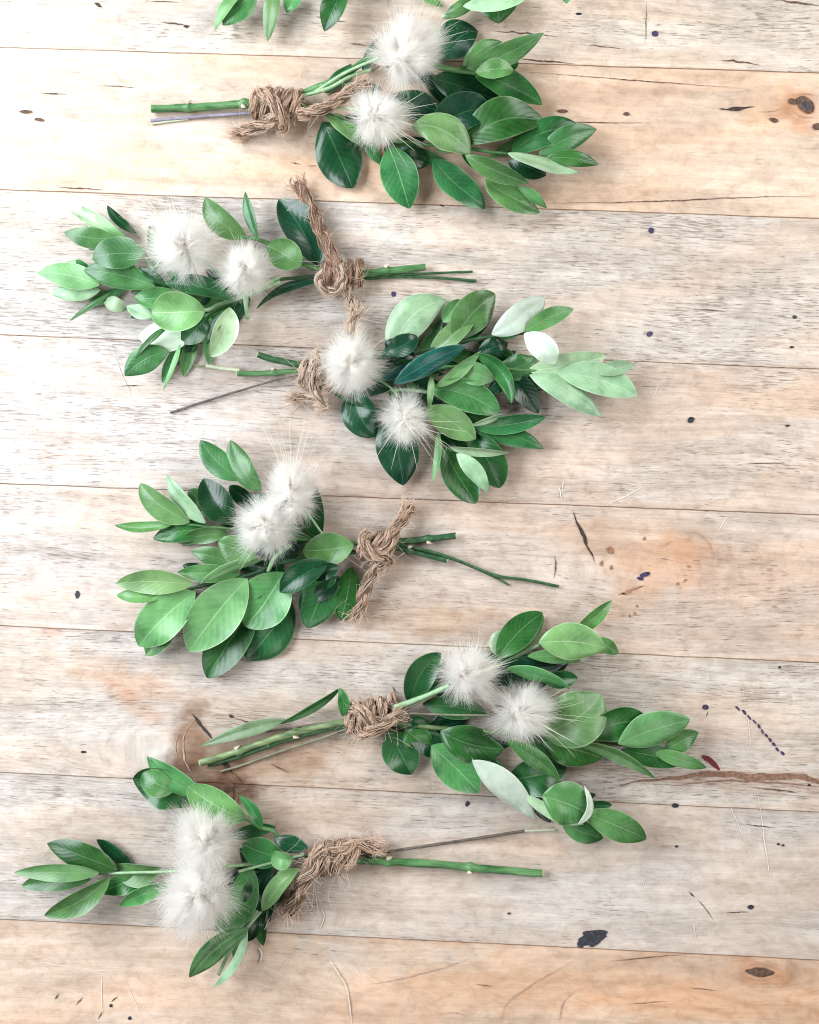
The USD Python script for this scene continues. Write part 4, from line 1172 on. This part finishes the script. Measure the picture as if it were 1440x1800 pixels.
p.twig(12, [(400, 330, 6), (330, 340, 7), (260, 340, 8)], 18, 'd', 7, '''
275 335 108 288 112 M e.4 b-.03
312 352 226 336 66 L e.4 f.5
''', (6.5, 8))
p.stem(12, [(360, 330, 7), (240, 360, 8), (90, 400, 10)], 12, 'l')
p.stem(12, [(400, 370, 5), (260, 480, 5), (140, 610, 5), (60, 720, 4), (10, 820, 3)], 18, 'l')
p.tail((359, 1476), 60, (-0.25, -0.6, 0.7), 17, None, long=6, awn=1.2, n=4700)
p.tail((347, 1578), 70, (-0.5, 0.35, 0.75), 19, None, long=0, n=4600, cw=1.1)
p.twine([(p.wraps(12, (390, 345), (560, 340), 2.4, 2.2, 3.2, 4.6, 2.2, 0.9), 2.4, 0, 0),
         (cord(12, (470, 330, 9), (550, 300, 7), (620, 298, 5), (672, 296, 4)), 3.0, 0, 1.0),
         (cord(12, (440, 300, 9), (400, 370, 10.5), (350, 450, 8), (318, 520, 5.5), (292, 578, 3.5)), 3.6, 0, 1.3)], fuzz=1.0,
        loose=[([P(*vp(12, 360, 560), 3 * MM) / MM, P(*vp(12, 370, 630), 2 * MM) / MM, P(*vp(12, 374, 708), 1 * MM) / MM], 0.25),
               ([P(*vp(12, 430, 260), 9 * MM) / MM, P(*vp(12, 450, 235), 10 * MM) / MM, P(*vp(12, 486, 220), 10 * MM) / MM], 0.16)])


# ------------------------------------------------------------------ loose bits lying on the table
def loose_bit(name, pts, w, mat, label, cat):
    q = spline([P(x, y, 0.0005) for x, y in pts], 24)
    c = q.mean(0) * [1, 1, 0]
    path = numbered('/World/' + name)
    m = usdkit.mesh(stage, path, (tube(q, w / 2 * S * np.r_[np.linspace(0.5, 1, 6), np.ones(12), np.linspace(1, 0.3, 6)], 6)[0] - c, tube(q, 1, 6)[1]), mat, smooth=True)
    m.AddTranslateOp().Set(Gf.Vec3d(*map(float, c)))
    tag(m.GetPrim(), label=label, category=cat)


loose_bit('loose_fibre', [(581, 1690), (596, 1712), (610, 1738), (619, 1800)], 2.2, FIBRE, 'long pale curved fibre lying on the peach plank at the bottom edge', 'fibre')
loose_bit('loose_fibre', [(455, 1665), (460, 1678), (456, 1694)], 3.4, FIBRE, 'short pale splinter below the frayed twine end of the lowest posy', 'fibre')
loose_bit('loose_fibre', [(566, 1598), (570, 1612), (563, 1632)], 1.6, FIBRE, 'tiny curled pale fibre right of the frayed twine end of the lowest posy', 'fibre')
